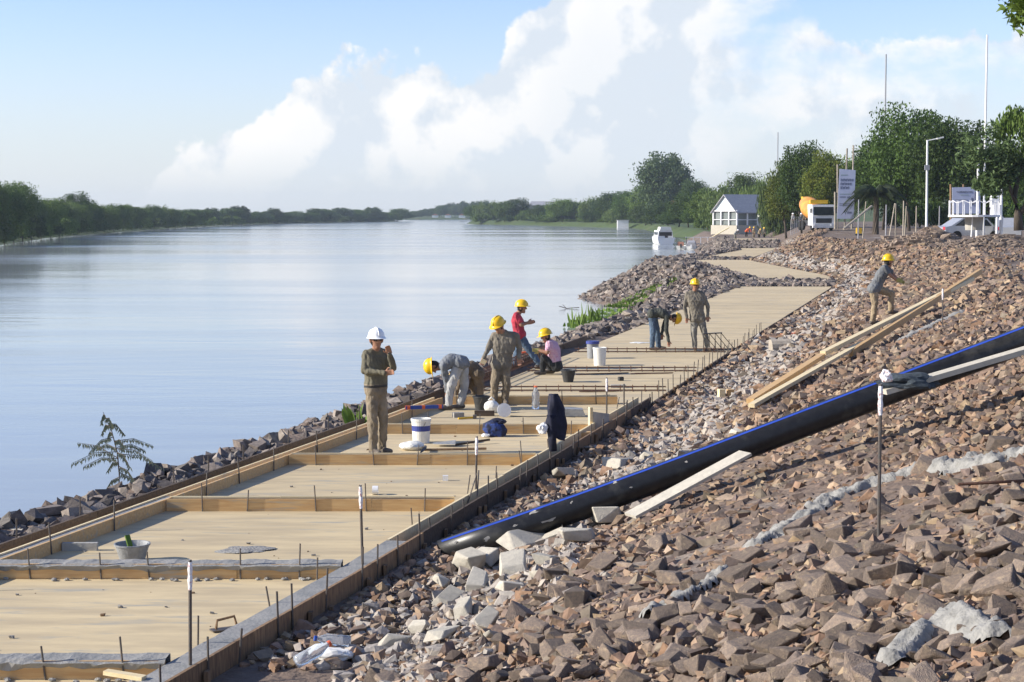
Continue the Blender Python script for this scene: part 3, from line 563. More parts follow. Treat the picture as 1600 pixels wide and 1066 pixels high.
# taped rebar poles
def rod(px_, ptop, pbot, z, lab, tape=True, d=None, lean=0):
    b_ = on(px_, pbot, z) if d is None else at(px_, pbot, d); top_ = at(px_ + lean, ptop, b_.y); mb = MB(); mb.tube([b_ - Vector((0, 0, .15)), top_], .013, 8)
    t = tag(mb.build('rebar_rod', 'steel'), lab, 'rebar rod', 'upright rebar rods')
    if tape:
        mb = MB(); h = top_.z - b_.z; p = [top_ + (b_ - top_) * (k / 6 * (.16 / max(h, .3)) * 1.4) for k in range(7)]; mb.tube(p, [.011, .016, .019, .015, .020, .016, .014], 8); mb.build('tape', 'tape', t)
rod(297, 875, 1040, 1.87, 'rebar rod with white tape rising from the wet concrete kerb corner'); rod(567, 758, 882, 1.87, 'rebar rod with white tape standing at the second wet crossbeam corner', lean=-4)
rod(743, 682, 775, 1.80, 'rebar rod with taped top by the lower end of the pipe', lean=2); rod(860, 619, 718, 1.87, 'rebar rod on which the navy jacket hangs', False); rod(948, 590, 662, 1.80, 'slim rod with taped tip beside the curved board')
rod(1373, 600, 846, 0, 'long rusty rod with white rag standing in the rubble below the jacket', d=hit(1372, 846).y, lean=3); rod(1473, 450, 520, 0, 'rod with white rag beside the long pale timber', d=hit(1472, 520).y)
rod(975, 600, 645, 1.76, 'thin bare rod standing on the slab behind the curved board', False)
mb = MB(); a = on(722, 815, 1.6); mb.tube([a, at(745, 740, a.y + .3)], .009, 6); tag(mb.build('rebar_rod', 'steel'), 'rod leaning over the lower end of the pipe', 'rebar rod', 'leaning rebar rods')
mb = MB(); mb.tube([a + Vector((.16, .05, .05)), at(748, 735, a.y + .35)], .009, 6); tag(mb.build('rebar_rod', 'steel'), 'second rod leaning against the taped rod over the pipe', 'rebar rod', 'leaning rebar rods')
# rebar bracket at the right
t = empty('rebar_grid'); tag(t, 'rusty rebar frame lying on the rubble at the slope', 'rebar frame')
d0 = hit(1560, 790).y; p = [at(1497, 757, d0), at(1660, 748, d0)]; p2 = [at(1505, 804, d0 - .1), at(1660, 792, d0 - .1)]
for a_, b_ in ((p[0], p[1]), (p2[0], p2[1]), (at(1592, 752, d0), at(1584, 795, d0 - .1))):
    mb = MB(); mb.tube([a_, b_], .012, 6); mb.build('bar', 'rust', t)
# triangular rebar trusses
def truss(a, b, h, n, name, lab, out):
    t = empty(name); tag(t, lab, 'rebar truss', 'triangular rebar trusses'); a = Vector(a); b = Vector(b); out = Vector(out)
    for o in (Vector((0, 0, 0)), out):
        mb = MB(); mb.tube([a + o, b + o], .013, 6); mb.build('bar', 'steel', t)
    for i in range(n):
        p = a + (b - a) * (i + .3) / n; top_ = p + out * .5 + Vector((0, 0, h)); mb = MB(); mb.tube([p, top_, p + out], .013, 6); mb.build('brace', 'steel', t)
for a_, b_, n_, lab in (((1302, 503), (1352, 474), 4, 'triangular rebar truss lying down the slope behind the climbing worker'), ((1402, 452), (1475, 417), 5, 'triangular rebar truss running up the slope ahead of the climbing worker')):
    p = hit(*a_); q = hit(*b_); truss(p + Vector((0, 0, .06)), q + Vector((0, 0, .1)), .36, n_, 'rebar_truss', lab, (.25, -.05, 0))
p = on(1098, 548, ZP + .01)
mb = MB(); t = empty('rebar_truss'); tag(t, 'dark welded truss frame resting on the slab beside the standing olive worker', 'rebar truss', 'triangular rebar trusses')
for i in range(4):
    o = p + Vector((.02 + i * .16, .12 * i, 0)); mb = MB(); mb.tube([o, o + Vector((0, .02, .42)), o + Vector((.34, .08, .02)), o], .016, 6); mb.build('brace', 'steel', t)
for o in ((0, 0, .42), (0, 0, .01), (.34, .06, .02)):
    mb = MB(); mb.tube([p + Vector(o), p + Vector(o) + Vector((.52, .38, 0))], .016, 6); mb.build('bar', 'steel', t)
# ------------------------------------------------------------------ buckets and tools
def bucket(c, r0, r1, h, mat, lab, band=None, handle=True, inside='mortar', name='bucket', tilt=0, lid=None):
    t = empty(name, c); t.rotation_euler = (tilt, 0, random.uniform(0, 6)); tag(t, lab, 'bucket')
    mb = MB(); mb.lathe([(0, .004), (r0, 0), (r0 + (r1 - r0) * .5, h * .5), (r1, h * .9), (r1 + .008, h * .9), (r1 + .010, h), (r1 - .004, h), (r1 - .012, h * .9), (r0 - .008, h * .25), (0, h * .25)], 28); mb.build('body', mat, t, False)
    mb = MB(); mb.lathe([(0, h * .55), (r0 + (r1 - r0) * .5 - .012, h * .53)], 20); mb.build('contents', inside, t)
    if band: mb = MB(); ra = r0 + (r1 - r0) * .52 + .002; rb = r0 + (r1 - r0) * .74 + .002; mb.lathe([(ra, h * .5), (rb, h * .72)], 28); mb.build('label_band', band, t)
    if lid: mb = MB(); mb.lathe([(0, h + .012), (r1 + .014, h + .012), (r1 + .016, h - .05), (r1 + .002, h - .05)], 24); mb.build('rim_band', lid, t)
    if handle: mb = MB(); mb.tube([Vector(((r1 + .012) * math.cos(a_), .0 + (r1 + .012) * .35 * math.sin(a_), h * .88 - .14 * math.sin(a_))) for a_ in np.linspace(0, math.pi, 12)], .004, 5); mb.build('handle', 'steel', t)
    return t
bucket(on(658, 692, ZP), .125, .145, .37, 'whitepl', 'white paint bucket with navy band beside the man in the white helmet', band='bluelabel')
bucket(on(207, 877, ZP), .12, .17, .18, 'greybucket', 'low grey mortar basin with green trowel on the near slab', handle=False, name='mortar_basin')
q = on(207, 877, ZP); mb = MB(); mb.beam(q + Vector((-.02, 0, .15)), q + Vector((-.06, .05, .25)), .05, .02); tag(mb.build('trowel', 'weed'), 'green handled trowel stuck in the grey mortar basin', 'trowel')
bucket(on(752, 641, ZP), .10, .145, .25, 'rubber', 'black rubber bucket at the boots of the grey-shirted worker', handle=True)
bucket(on(866, 684, ZP), .105, .15, .24, 'mortar', 'mortar-caked bucket behind the hanging navy jacket', handle=False)
bucket(on(888, 597, ZP), .10, .15, .25, 'rubber', 'dark rubber bucket beside the squatting worker', handle=False)
bucket(on(926, 560, ZP), .125, .145, .40, 'greybucket', 'grey bucket with blue rim on the slab', lid='bluelabel', handle=False)
bucket(on(937, 571, ZP), .13, .15, .41, 'whitepl', 'dirty white bucket standing before the blue-rimmed one', handle=False)
q = on(644, 703, ZP); tag(crumple(q, (.36, .26, .15), 11, 'whitepl', 'plastic_sack', amp=.2), 'white plastic sack lying on the slab beside the pickaxe', 'sack')
t = empty('pickaxe'); tag(t, 'pickaxe with long wooden handle lying on the slab', 'pickaxe'); a = on(664, 703, ZP + .03); b = on(760, 701, ZP + .03)
mb = MB(); mb.tube([a, b], .018, 8); mb.build('handle', 'stakewood', t); mb = MB(); mb.tube([a + Vector((-.06, -.28, -.01)), a + Vector((0, -.1, .03)), a + Vector((0, .1, .03)), a + Vector((-.06, .28, -.01))], [.008, .025, .025, .008], 6); mb.build('head', 'steel', t)
t = empty('shovel'); tag(t, 'shovel with grey blade lying behind the pickaxe', 'shovel'); a = on(712, 695, ZP + .02); b = on(765, 687, ZP + .06)
mb = MB(); mb.tube([a, b], .018, 8); mb.build('handle', 'oldwood', t)
mb = MB(); g = []; 
for i in range(6):
    for k in range(5): u_, v_ = i / 5, (k - 2) / 2; g.append((a.x - .34 * u_, a.y + v_ * .12 * (1 - .55 * u_ ** 3), a.z + .02 + .05 * (1 - v_ * v_) * (1 - u_ * .8)))
mb.add(g, [(i * 5 + k, i * 5 + k + 1, i * 5 + 6 + k, i * 5 + 5 + k) for i in range(5) for k in range(4)]); mb.build('blade', 'greybucket', t)
q = on(773, 682, ZP); t = crumple((q.x, q.y, q.z), (.36, .26, .28), 21, 'bluebag', 'tool_bag', amp=.38, fr=5); tag(t, 'blue and black soft bag slumped on the slab', 'bag')
crumple((q.x + .03, q.y + .02, q.z + .18), (.26, .18, .10), 23, 'navy', 'flap', t, amp=.6); crumple((q.x - .14, q.y - .1, q.z), (.13, .1, .06), 24, 'white', 'cloth_end', t, amp=.4)
# navy jacket hung on the rod
q = on(861, 718, 1.87); top_ = at(862, 619, q.y); g = []; nn_ = 15; mm_ = 24
for i in range(nn_):
    u_ = i / (nn_ - 1); wid = .10 + .15 * math.sin(min(u_ * 1.5, 1) * math.pi * .5) - .05 * max(0, u_ - .7) * 3
    for k in range(mm_):
        a_ = 2 * math.pi * k / mm_; fold = 1 + .22 * math.sin(3 * a_ + u_ * 3) + .12 * math.sin(7 * a_ - u_ * 5) + .3 * mnoise.noise(Vector((a_, u_ * 4, 0)))
        g.append((top_.x + .02 + wid * .50 * math.cos(a_) * fold + .05 * u_, top_.y + wid * .36 * math.sin(a_) * fold, top_.z + .03 - .60 * u_ + .03 * math.sin(2 * a_) * u_))
mb = MB(); mb.add(g, [(i * mm_ + k, i * mm_ + (k + 1) % mm_, (i + 1) * mm_ + (k + 1) % mm_, (i + 1) * mm_ + k) for i in range(nn_ - 1) for k in range(mm_)] + [tuple(range(mm_))])
t = tag(mb.build('jacket', 'navy', None, True), 'navy jacket draped over an upright rod on the walkway', 'jacket')
mb = MB(); mb.tube([top_ + Vector((.0, -.05, -.25)), top_ + Vector((.0, -.06, -.5)), top_ + Vector((.02, -.05, -.74))], [.07, .06, .055], 10); mb.build('sleeve', 'navy', t, True)
crumple((top_.x - .13, top_.y - .08, top_.z - .50), (.14, .1, .16), 31, 'white', 'lining', t, amp=.4)
# water bottle
def bottle(c, h, lab, rot=None, cap='orange'):
    t = empty('plastic_bottle', c); tag(t, lab, 'bottle')
    if rot: t.rotation_euler = rot
    r = h * .16; mb = MB(); mb.lathe([(0, 0), (r, .01), (r, h * .3), (r * .92, h * .36), (r, h * .42), (r, h * .66), (r * .42, h * .88), (r * .4, h * .95), (0, h * .95)], 20); mb.build('body', 'clearplastic', t, True)
    mb = MB(); mb.lathe([(0, h), (r * .46, h), (r * .46, h * .94), (r * .38, h * .93)], 14); mb.build('cap', cap, t); return t
bottle(on(837, 640, ZP), .42, 'tall clear water bottle standing on the slab')
def rest(px_, py_): q = hit(px_, py_); return q + Vector((0, 0, .10))
bottle(rest(462, 1056), .32, 'clear bottle with orange cap lying in the rubble by the kerb', (0, R(70), R(35))); bottle(rest(548, 1022), .30, 'clear bottle with blue cap lying in the rubble', (0, R(80), R(200)), 'levelblue')
q = rest(522, 1038); tag(crumple(q - Vector((0, 0, .06)), (.34, .24, .10), 41, 'whitepl', 'plastic_sheet', amp=.5), 'crumpled white plastic sheet between the two discarded bottles', 'plastic sheet')
# saw, container, blocks, hammer
q = on(768, 645, ZP); t = tag(crumple(q, (.27, .2, .25), 91, 'whitepl', 'jerry_can', amp=.12), 'white plastic container beside the white cutting disc', 'container'); mb = MB(); mb.tube([q + Vector((-.05, 0, .22)), q + Vector((0, 0, .27)), q + Vector((.05, 0, .22))], .015, 6); mb.build('handle', 'whitepl', t)
q = on(788, 652, ZP); t = empty('cable_reel', q); tag(t, 'white cable reel with black cord on the slab', 'cable reel'); rm = Matrix.Rotation(R(80), 3, 'X') @ Matrix.Rotation(.2, 3, 'Y')
mb = MB(); mb.lathe([(0, -.03), (.115, -.03), (.12, -.02), (.12, -.005), (.05, 0), (0, 0)], 28, c=(0, 0, .12), mat=rm); mb.build('disc', 'white', t); mb = MB(); mb.lathe([(.06, .0), (.06, .09), (.1, .09), (.1, .1), (0, .1)], 20, c=(0, 0, .12), mat=rm @ Matrix.Rotation(math.pi, 3, 'X')); mb.build('drum', 'rubber', t)
mb = MB(); mb.tube([(.1, .1, .01), (.4, .0, .008), (.8, .1, .008), (1.2, -.05, .008)], .007, 5); mb.build('cord', 'rubber', t)
q = on(757, 650, ZP); mb = MB(); mb.box(q + Vector((0, 0, .045)), (.34, .09, .09)); tag(mb.build('wood_block', 'oldwood'), 'brown wood block lying before the white container', 'wood block')
q = on(716, 652, ZP); mb = MB(); mb.box(q + Vector((0, 0, .04)), (.18, .12, .08), .3); tag(mb.build('brick', 'mortar'), 'grey mortar-crusted brick by the boots of the bending worker', 'brick')
t = empty('hammer'); tag(t, 'hammer with yellow handle on the slab', 'hammer'); a = on(716, 654, ZP + .02); b = on(739, 652.5, ZP + .02); mb = MB(); mb.tube([a, b], .016, 8); mb.build('handle', 'yellow', t); mb = MB(); mb.box(b + Vector((.03, 0, .015)), (.06, .12, .055)); mb.build('head', 'steel', t)
a = on(634, 640, 1.9); b = on(692, 638, 1.9); t = empty('spirit_level'); tag(t, 'long blue spirit level resting on the kerb boards', 'spirit level'); mb = MB(); mb.beam(a + Vector((0, 0, .03)), b + Vector((0, 0, .03)), .03, .06); mb.build('body', 'levelblue', t)
for k in (.05, .45, .9): mb = MB(); p = a + (b - a) * k + Vector((0, 0, .03)); mb.box(p, (.09, .036, .064)); mb.build('vial', 'orange', t)
# curved board, offcuts by it
q = on(928, 672, ZP); t = empty('curved_board', q); tag(t, 'curved grey and cream plywood offcut standing on the walkway edge', 'board'); mb = MB(); g = []
for i in range(9):
    a_ = R(100) * i / 8
    for z_ in (0, .30): g.append((-.02 + .30 * math.sin(a_) * .9, -.15 + .28 * (1 - math.cos(a_)), z_ * (1 - .25 * i / 8) + .01))
mb.add(g, [(2 * i, 2 * i + 1, 2 * i + 3, 2 * i + 2) for i in range(8)]); o = mb.build('panel', 'concrete', t); o.modifiers.new('thick', 'SOLIDIFY').thickness = .022
mb = MB(); mb.box((-.06, -.12, .19), (.05, .09, .38), .3); mb.build('edge_strip', 'pinepale', t)
q = on(912, 686, ZP); mb = MB(); mb.box(q + Vector((0, 0, .055)), (.22, .13, .11), .15); tag(mb.build('wood_block', 'pine'), 'pine block at the foot of the curved board', 'wood block')
q = on(895, 652, ZP); mb = MB(); mb.prism([q + Vector((-.15, 0, .01)), q + Vector((.22, 0, .01)), q + Vector((.17, .0, .13)), q + Vector((-.15, 0, .14))], (0, .28, 0)); tag(mb.build('mortar_tray', 'greybucket'), 'grey metal mortar tray behind the navy jacket', 'tray')
q = on(966, 606, ZP); mb = MB(); mb.box(q + Vector((0, 0, .03)), (.30, .12, .06)); tag(mb.build('wood_block', 'concrete'), 'grey block lying on the slab near the kerb edge', 'block')
q = on(970, 595, ZP); mb = MB(); mb.box(q + Vector((0, 0, .04)), (.10, .08, .08), .4); tag(mb.build('tool_case', 'rubber'), 'small black box on the slab near the kerb edge', 'box')
for k, (p1, p2) in enumerate((((900, 585), (975, 583)), ((985, 584), (1045, 583)), ((905, 612), (960, 611)), ((890, 641 - 20), (945, 618)))):
    mb = MB(); a_ = on(*p1, ZP + .02); b_ = on(*p2, ZP + .02); mb.tube([a_, b_], .012, 6); mb.tube([a_ + Vector((.1, .08, 0)), b_ + Vector((.1, .05, 0))], .012, 6); tag(mb.build('rebar_bundle', 'rust'), 'loose rebar lengths lying together on the finished slabs', 'rebar', 'loose rebar on the slabs')
q = on(350, 985, ZP); t = empty('hand_float'); tag(t, 'mason float with wooden handle on the near slab', 'trowel'); mb = MB(); mb.box(q + Vector((.02, 0, .012)), (.26, .10, .012), .5); mb.build('blade', 'steel', t); mb = MB(); mb.tube([q + Vector((-.06, -.03, .02)), q + Vector((-.05, -.03, .09)), q + Vector((.08, .04, .11)), q + Vector((.10, .05, .02))], .012, 8); mb.build('handle', 'stakewood', t)
q = on(697, 757, ZP); mb = MB(); mb.box(q + Vector((-.02, .3, .035)), (.07, .05, .07)); tag(mb.build('tape_roll', 'white'), 'small white roll standing on the slab', 'roll'); 
q = on(582, 773, ZP); mb = MB(); mb.lathe([(.03, 0), (.055, 0), (.055, .07), (.03, .07), (.03, 0)], 18, c=q + Vector((0, 0, .055)), mat=Matrix.Rotation(R(90), 3, 'Y')); tag(mb.build('tape_roll', 'white'), 'white roll of tape lying on the slab behind the pine crossbeam', 'roll')
mb = MB(); a = on(165, 1050, ZP + .15); b = on(225, 1060, ZP + .13); mb.beam(a, b, .07, .03); tag(mb.build('wood_offcut', 'pinepale'), 'pale pine offcut lying on the nearest wet crossbeam', 'wood')
mb = MB(); q = on(125, 860, ZP); mb.box(q + Vector((0, 0, .04)), (.36, .06, .08)); tag(mb.build('wood_offcut', 'concrete'), 'grey board end lying beside the kerb near the mortar basin', 'wood')
for k, (px_, py_, w_, mt, lab) in enumerate(((385, 860, .5, 'crust', 'patch of dried mortar crumbs on the near slab'), (1000, 536, .5, 'whitepl', 'crumpled clear plastic sheet on the far slabs'))):
    q = on(px_, py_, ZP); t = crumple((q.x, q.y, q.z - .005), (w_, .35, .03), 60 + k, mt, 'mortar_patch' if k == 0 else 'plastic_sheet', amp=.5); tag(t, lab, 'debris')
for k, (px_, py_) in enumerate(((835, 556), (1240, 526))):
    q = on(px_, py_, 1.75) if k == 0 else hit(px_, py_); t = crumple((q.x, q.y, q.z), (.7, .4, .12), 70 + k, 'orange', 'safety_net', amp=.6); tag(t, ('bunched orange safety net beside the squatting worker', 'scrap of orange safety net at the foot of the slope')[k], 'net')
# rebar cage on the left kerb
t = empty('rebar_cage'); tag(t, 'rusty rebar cage lying along the water-side kerb behind the workers', 'rebar cage'); y0, y1 = 32.5, 41
for ox, oz in ((-.32, 1.84), (-.12, 1.84), (-.32, 2.04), (-.12, 2.04)): mb = MB(); mb.tube([(float(xl(y0)) + ox, y0, oz), (float(xl(y1)) + ox, y1, oz)], .011, 5); mb.build('bar', 'rust', t)
for y in np.arange(y0 + .1, y1, .2): x = float(xl(y)); mb = MB(); mb.tube([(x - .33, y, 1.83), (x - .11, y, 1.83), (x - .11, y, 2.05), (x - .33, y, 2.05), (x - .33, y, 1.83)], .008, 5); mb.build('stirrup', 'rust', t)
mb = MB()
for i in range(80):
    y = random.choice([random.uniform(11, 31), random.uniform(13, 24)]); x = float(xl(y)) + .05 + random.random() * (float(xr(y)) - float(xl(y)) - .4)
    if any(b_ - .05 < y < b_ + .26 for b_ in names): continue
    tv, tf = TEMPL[i % 20]; d_ = random.choice([.012, .02, .03, .045]); mb.add([Vector(p) * d_ + Vector((x, y, ZP + d_ * .2)) for p in tv], [tuple(q_) for q_ in tf.tolist()], i % 2)
tag(mb.build('mortar_crumbs', ['crust', 'stakewood']), kind='stuff')
# ------------------------------------------------------------------ people
def capsule(a, b, r0, r1, n=14):
    a = Vector(a); b = Vector(b); d = b - a
    if d.length < 1e-5: d = Vector((0, 0, 1e-4)); b = a + d
    q = d.to_track_quat('Z', 'Y').to_matrix(); v = []; f = []; prof = []
    for k in range(6): th = -math.pi / 2 + k * math.pi / 10; prof.append((a, r0 * math.cos(th), r0 * math.sin(th)))
    for k in range(6): th = k * math.pi / 10; prof.append((b, r1 * math.cos(th), r1 * math.sin(th)))
    for c, rr, z in prof:
        for k in range(n): v.append(c + q @ Vector((max(rr, 1e-4) * math.cos(2 * math.pi * k / n), max(rr, 1e-4) * math.sin(2 * math.pi * k / n), z)))
    for i in range(len(prof) - 1):
        for k in range(n): f.append((i * n + k, i * n + (k + 1) % n, (i + 1) * n + (k + 1) % n, (i + 1) * n + k))
    f += [tuple(range(n - 1, -1, -1)), tuple(range((len(prof) - 1) * n, len(prof) * n))]; return v, f
def person(label, d, J, front, mats, head_up=(0, 0, 1), head_front=None, feet=((0, -1), (0, -1)), sole=(ZP, ZP), helmet='helmety', arch=0, hands=((0, 0, -1), (0, 0, -1)), glasses=False, short=False, gloves=False, voxel=.0095, belt=False, tuck=False):
    P = {k: at(a_, b_, d + c_) for k, (a_, b_, c_) in J.items()}
    fr = Vector((*front, 0)).normalized(); hu = Vector(head_up).normalized(); hf = Vector(head_front or (front[0], front[1], -.15)); hf = (hf - hu * hf.dot(hu)).normalized(); hl = hu.cross(hf)
    bones = []
    def bone(a, b, r0, r1, reg): bones.append((Vector(a), Vector(b), r0, r1, reg))
    sl, sr, pl, pr = P['sl'], P['sr'], P['hl'], P['hr']; shirt = 'shirt'
    for i in range(15):
        u_ = i / 14; a = sl.lerp(pl, u_); b = sr.lerp(pr, u_); m = (a + b) / 2; up_ = Vector((0, 0, arch * math.sin(u_ * math.pi))); hw = float(np.interp(u_ * 7, range(8), (.84, .70, .60, .56, .52, .54, .62, .70))); r = float(np.interp(u_ * 7, range(8), (.066, .104, .124, .122, .118, .118, .124, .125)))
        bone(m + (a - m) * hw + up_, m + (b - m) * hw + up_, r, r, 'shirt' if (u_ < .99 and not (tuck and u_ > .8)) else 'pants')
    ms = (sl + sr) / 2; mp_ = (pl + pr) / 2
    if not tuck: bone(pl.lerp(pr, .12) + Vector((0, 0, .0)), pl.lerp(pr, .88), .135, .135, 'shirt')
    hc = P['head']; nb = ms + (hc - ms) * .15; bone(nb, hc - hu * .03, .062, .056, 'skin')
    bone(sl.lerp(ms, .35), ms + (hc - ms) * .22, .07, .066, 'shirt'); bone(sr.lerp(ms, .35), ms + (hc - ms) * .22, .07, .066, 'shirt')
    bone(hc + hu * .035 - hf * .012, hc - hu * .01 - hf * .012, .088, .086, 'hair'); bone(hc + hf * .018 + hu * .01, hc - hu * .055 + hf * .025, .08, .062, 'skin'); bone(hc - hu * .09 + hf * .05, hc - hu * .07 + hf * .02, .038, .05, 'skin')
    bone(hc + hf * .098 + hu * .012, hc + hf * .112 - hu * .022, .011, .016, 'skin')
    for s_ in (-1, 1): bone(hc + hl * s_ * .085 - hu * .02, hc + hl * s_ * .088 + hu * .012, .018, .022, 'skin')
    for k, (s, e, w, hd) in enumerate((('sl', 'el', 'wl', hands[0]), ('sr', 'er', 'wr', hands[1]))):
        S, E, W = P[s], P[e], P[w]; bone(S, E, .062, .054, 'shirt'); fa = 'skin' if short else 'shirt'
        if short: bone(S, S.lerp(E, .6), .072, .066, 'shirt'); bones[-2] = (S, E, .05, .044, 'skin')
        bone(E, W.lerp(E, .0), .05 if not short else .042, .040 if not short else .030, fa); hd = Vector(hd).normalized(); hr = 'glove' if gloves else 'skin'
        # palm, four fingers and a thumb
        side = hd.cross(Vector((0, 1, 0)) if abs(hd.y) < .8 else Vector((1, 0, 0))).normalized(); nrm = hd.cross(side)
        for j in (-1, 0, 1): bone(W + hd * .01 + side * j * .018, W + hd * .085 + side * j * .026, .022, .018, hr)
        for j, ln in enumerate((.068, .078, .074, .058)):
            o = W + hd * .088 + side * (j - 1.5) * .021; k1 = o + (hd * .8 + nrm * .35).normalized() * ln * .55; k2 = k1 + (hd * .45 + nrm * .9).normalized() * ln * .5; bone(o, k1, .0105, .0098, hr); bone(k1, k2, .0098, .0085, hr)
        o = W + hd * .03 + side * .035; k1 = o + (hd * .6 + side * .7 + nrm * .3).normalized() * .045; bone(o, k1, .014, .012, hr); bone(k1, k1 + (hd * .8 + nrm * .5).normalized() * .035, .012, .010, hr)
    for k, (h, n_, a_) in enumerate((('hl', 'kl', 'al'), ('hr', 'kr', 'ar'))):
        H, K, Ak = P[h], P[n_], P[a_]; z0 = sole[k] + .0; Ak = Vector((Ak.x, Ak.y, max(Ak.z, z0 + .10)))
        m_ = mp_.lerp(H, .75); bone(m_, K, .105, .078, 'pants'); bone(K, Ak, .076, .062, 'pants'); bone(K.lerp(Ak, .5), Ak.lerp(K, .15), .07, .068, 'pants')
        fd = Vector((*feet[k], 0)).normalized(); heel = Vector((Ak.x, Ak.y, z0 + .048)) - fd * .045
        bone(Ak, heel + fd * .03 + Vector((0, 0, .01)), .052, .05, 'shoe'); bone(heel, heel + fd * .13, .045, .046, 'shoe'); bone(heel + fd * .13, heel + fd * .21, .046, .036, 'shoe')
    mb = MB()
    for a, b, r0, r1, reg in bones: mb.add(*capsule(a, b, r0, r1))
    me = bpy.data.meshes.new('tmp'); me.from_pydata(mb.v, [], mb.f); o = link('tmp', me)
    md = o.modifiers.new('r', 'REMESH'); md.mode = 'VOXEL'; md.voxel_size = voxel; sm = o.modifiers.new('s', 'SMOOTH'); sm.factor = .5; sm.iterations = 5
    dg = bpy.context.evaluated_depsgraph_get(); me2 = bpy.data.meshes.new_from_object(o.evaluated_get(dg)); bpy.data.objects.remove(o)
    # region of every vertex from the nearest bone
    V = np.empty(len(me2.vertices) * 3); me2.vertices.foreach_get('co', V); V = V.reshape(-1, 3); best = np.full(len(V), 1e9); reg = np.zeros(len(V), int); names_ = ['shirt', 'pants', 'skin', 'hair', 'shoe', 'glove', 'belt']
    for a, b, r0, r1, rg in bones:
        a_ = np.array(a); ab = np.array(b - a); l2 = max(ab.dot(ab), 1e-9); tt = np.clip(((V - a_) @ ab) / l2, 0, 1); dist = np.linalg.norm(V - (a_ + tt[:, None] * ab), axis=1) - (r0 + (r1 - r0) * tt); c = dist < best; best = np.where(c, dist, best); reg = np.where(c, names_.index(rg), reg)
    if belt: hz = mp_.z + .075; reg = np.where((reg < 2) & (np.abs(V[:, 2] - hz) < .02) & (np.hypot(V[:, 0] - mp_.x, V[:, 1] - mp_.y) < .2), 6, reg)
    Nn = np.empty(len(V) * 3); me2.vertices.foreach_get('normal', Nn); Nn = Nn.reshape(-1, 3)
    sd = hash(label) % 97; amp = np.where(reg < 2, 1.0, 0.0)
    wr = np.array([mnoise.noise(Vector((p[0] * 9 + sd, p[1] * 9, p[2] * 8 + p[0] * 5))) * .013 + mnoise.noise(Vector((p[0] * 26, p[1] * 26 + sd, p[2] * 16 + p[0] * 9))) * .010 if k < 2 else 0 for p, k in zip(V, reg)])
    V = V + Nn * (wr * amp)[:, None]; me2.vertices.foreach_set('co', V.ravel())
    pi = np.empty(len(me2.polygons), np.int32); me2.polygons.foreach_get('loop_start', pi); lv = np.empty(len(me2.loops), np.int32); me2.loops.foreach_get('vertex_index', lv)
    me2.materials.clear()
    for k in names_: me2.materials.append(M[mats.get(k, k if k in M else 'skin')])
    me2.polygons.foreach_set('material_index', reg[lv[pi]].astype(np.int32)); me2.polygons.foreach_set('use_smooth', [True] * len(me2.polygons)); me2.update()
    me2.name = 'person'; t = link('person', me2); tag(t, label, 'person')
    # hard hat
    rm = Matrix((hl, hf, hu)).transposed(); hm = MB(); g = []; K_ = 28; hatc = hc + hu * .045
    prof = [(.158, -.012), (.150, -.006), (.134, .004), (.130, .03), (.118, .07), (.092, .105), (.05, .126), (.0, .132)]
    v = []; f = []
    for r_, z_ in prof:
        for k in range(K_):
            a_ = 2 * math.pi * k / K_; brim = 1 + (.22 * max(0, math.sin(a_)) ** 2 if r_ > .14 else 0); v.append(hatc + rm @ Vector((r_ * .90 * math.cos(a_) * (brim * .5 + .5), r_ * 1.08 * math.sin(a_) * brim, z_ * 1.02 + (.012 * abs(math.cos(a_)) ** 8 * 0))))
    for i in range(len(prof) - 1):
        for k in range(K_): f.append((i * K_ + k, i * K_ + (k + 1) % K_, (i + 1) * K_ + (k + 1) % K_, (i + 1) * K_ + k))
    hm.add(v, f); ho = hm.build('hard_hat', helmet, t, True)
    rb = MB(); rb.tube([hatc + rm @ Vector((0, .143 * math.cos(a_), .004 + .134 * math.sin(a_))) for a_ in np.linspace(.15, math.pi - .15, 12)], .011, 6); rb.build('ridge', helmet, ho, True)
    if glasses:
        gm = MB(); e = hc + hu * .018 + hf * .092
        for s_ in (-1, 1): gm.box(e + hl * s_ * .033, (.056, .014, .036), mat=rm)
        gm.box(e + hu * .012, (.03, .012, .008), mat=rm)
        for s_ in (-1, 1): gm.beam(e + hl * s_ * .062 + hu * .01, e + hl * s_ * .086 - hf * .09 + hu * .01, .006, .008)
        gm.build('sunglasses', 'glass', t)
    else:
        gm = MB()
        for s_ in (-1, 1): gm.add(*capsule(hc + hl * s_ * .032 + hu * .018 + hf * .086, hc + hl * s_ * .034 + hu * .018 + hf * .087, .012, .012, 8))
        gm.build('eyes', 'hair', t)
    return t
person('man in white hard hat and sunglasses, arms folded, hand raised to chin', 24.6, dict(head=(588, 532, -.06), sl=(605, 553, .06), sr=(572, 553, -.06), el=(614, 575, -.10), wl=(609, 553, -.20), er=(570, 580, -.12), wr=(602, 583, -.24), hl=(594, 611, .05), hr=(580, 611, -.05), kl=(598, 650, .03), kr=(582, 650, -.10), al=(597, 698, .06), ar=(583, 702, -.08)),
       (.45, -.85), dict(shirt='olive', pants='khaki', shoe='boot'), helmet='helmetw', glasses=True, feet=((.75, -.6), (.55, -.8)), hands=((-.25, -.3, .9), (.9, -.2, .15)), voxel=.0085, belt=True, tuck=True, head_front=(.35, -.9, -.1))
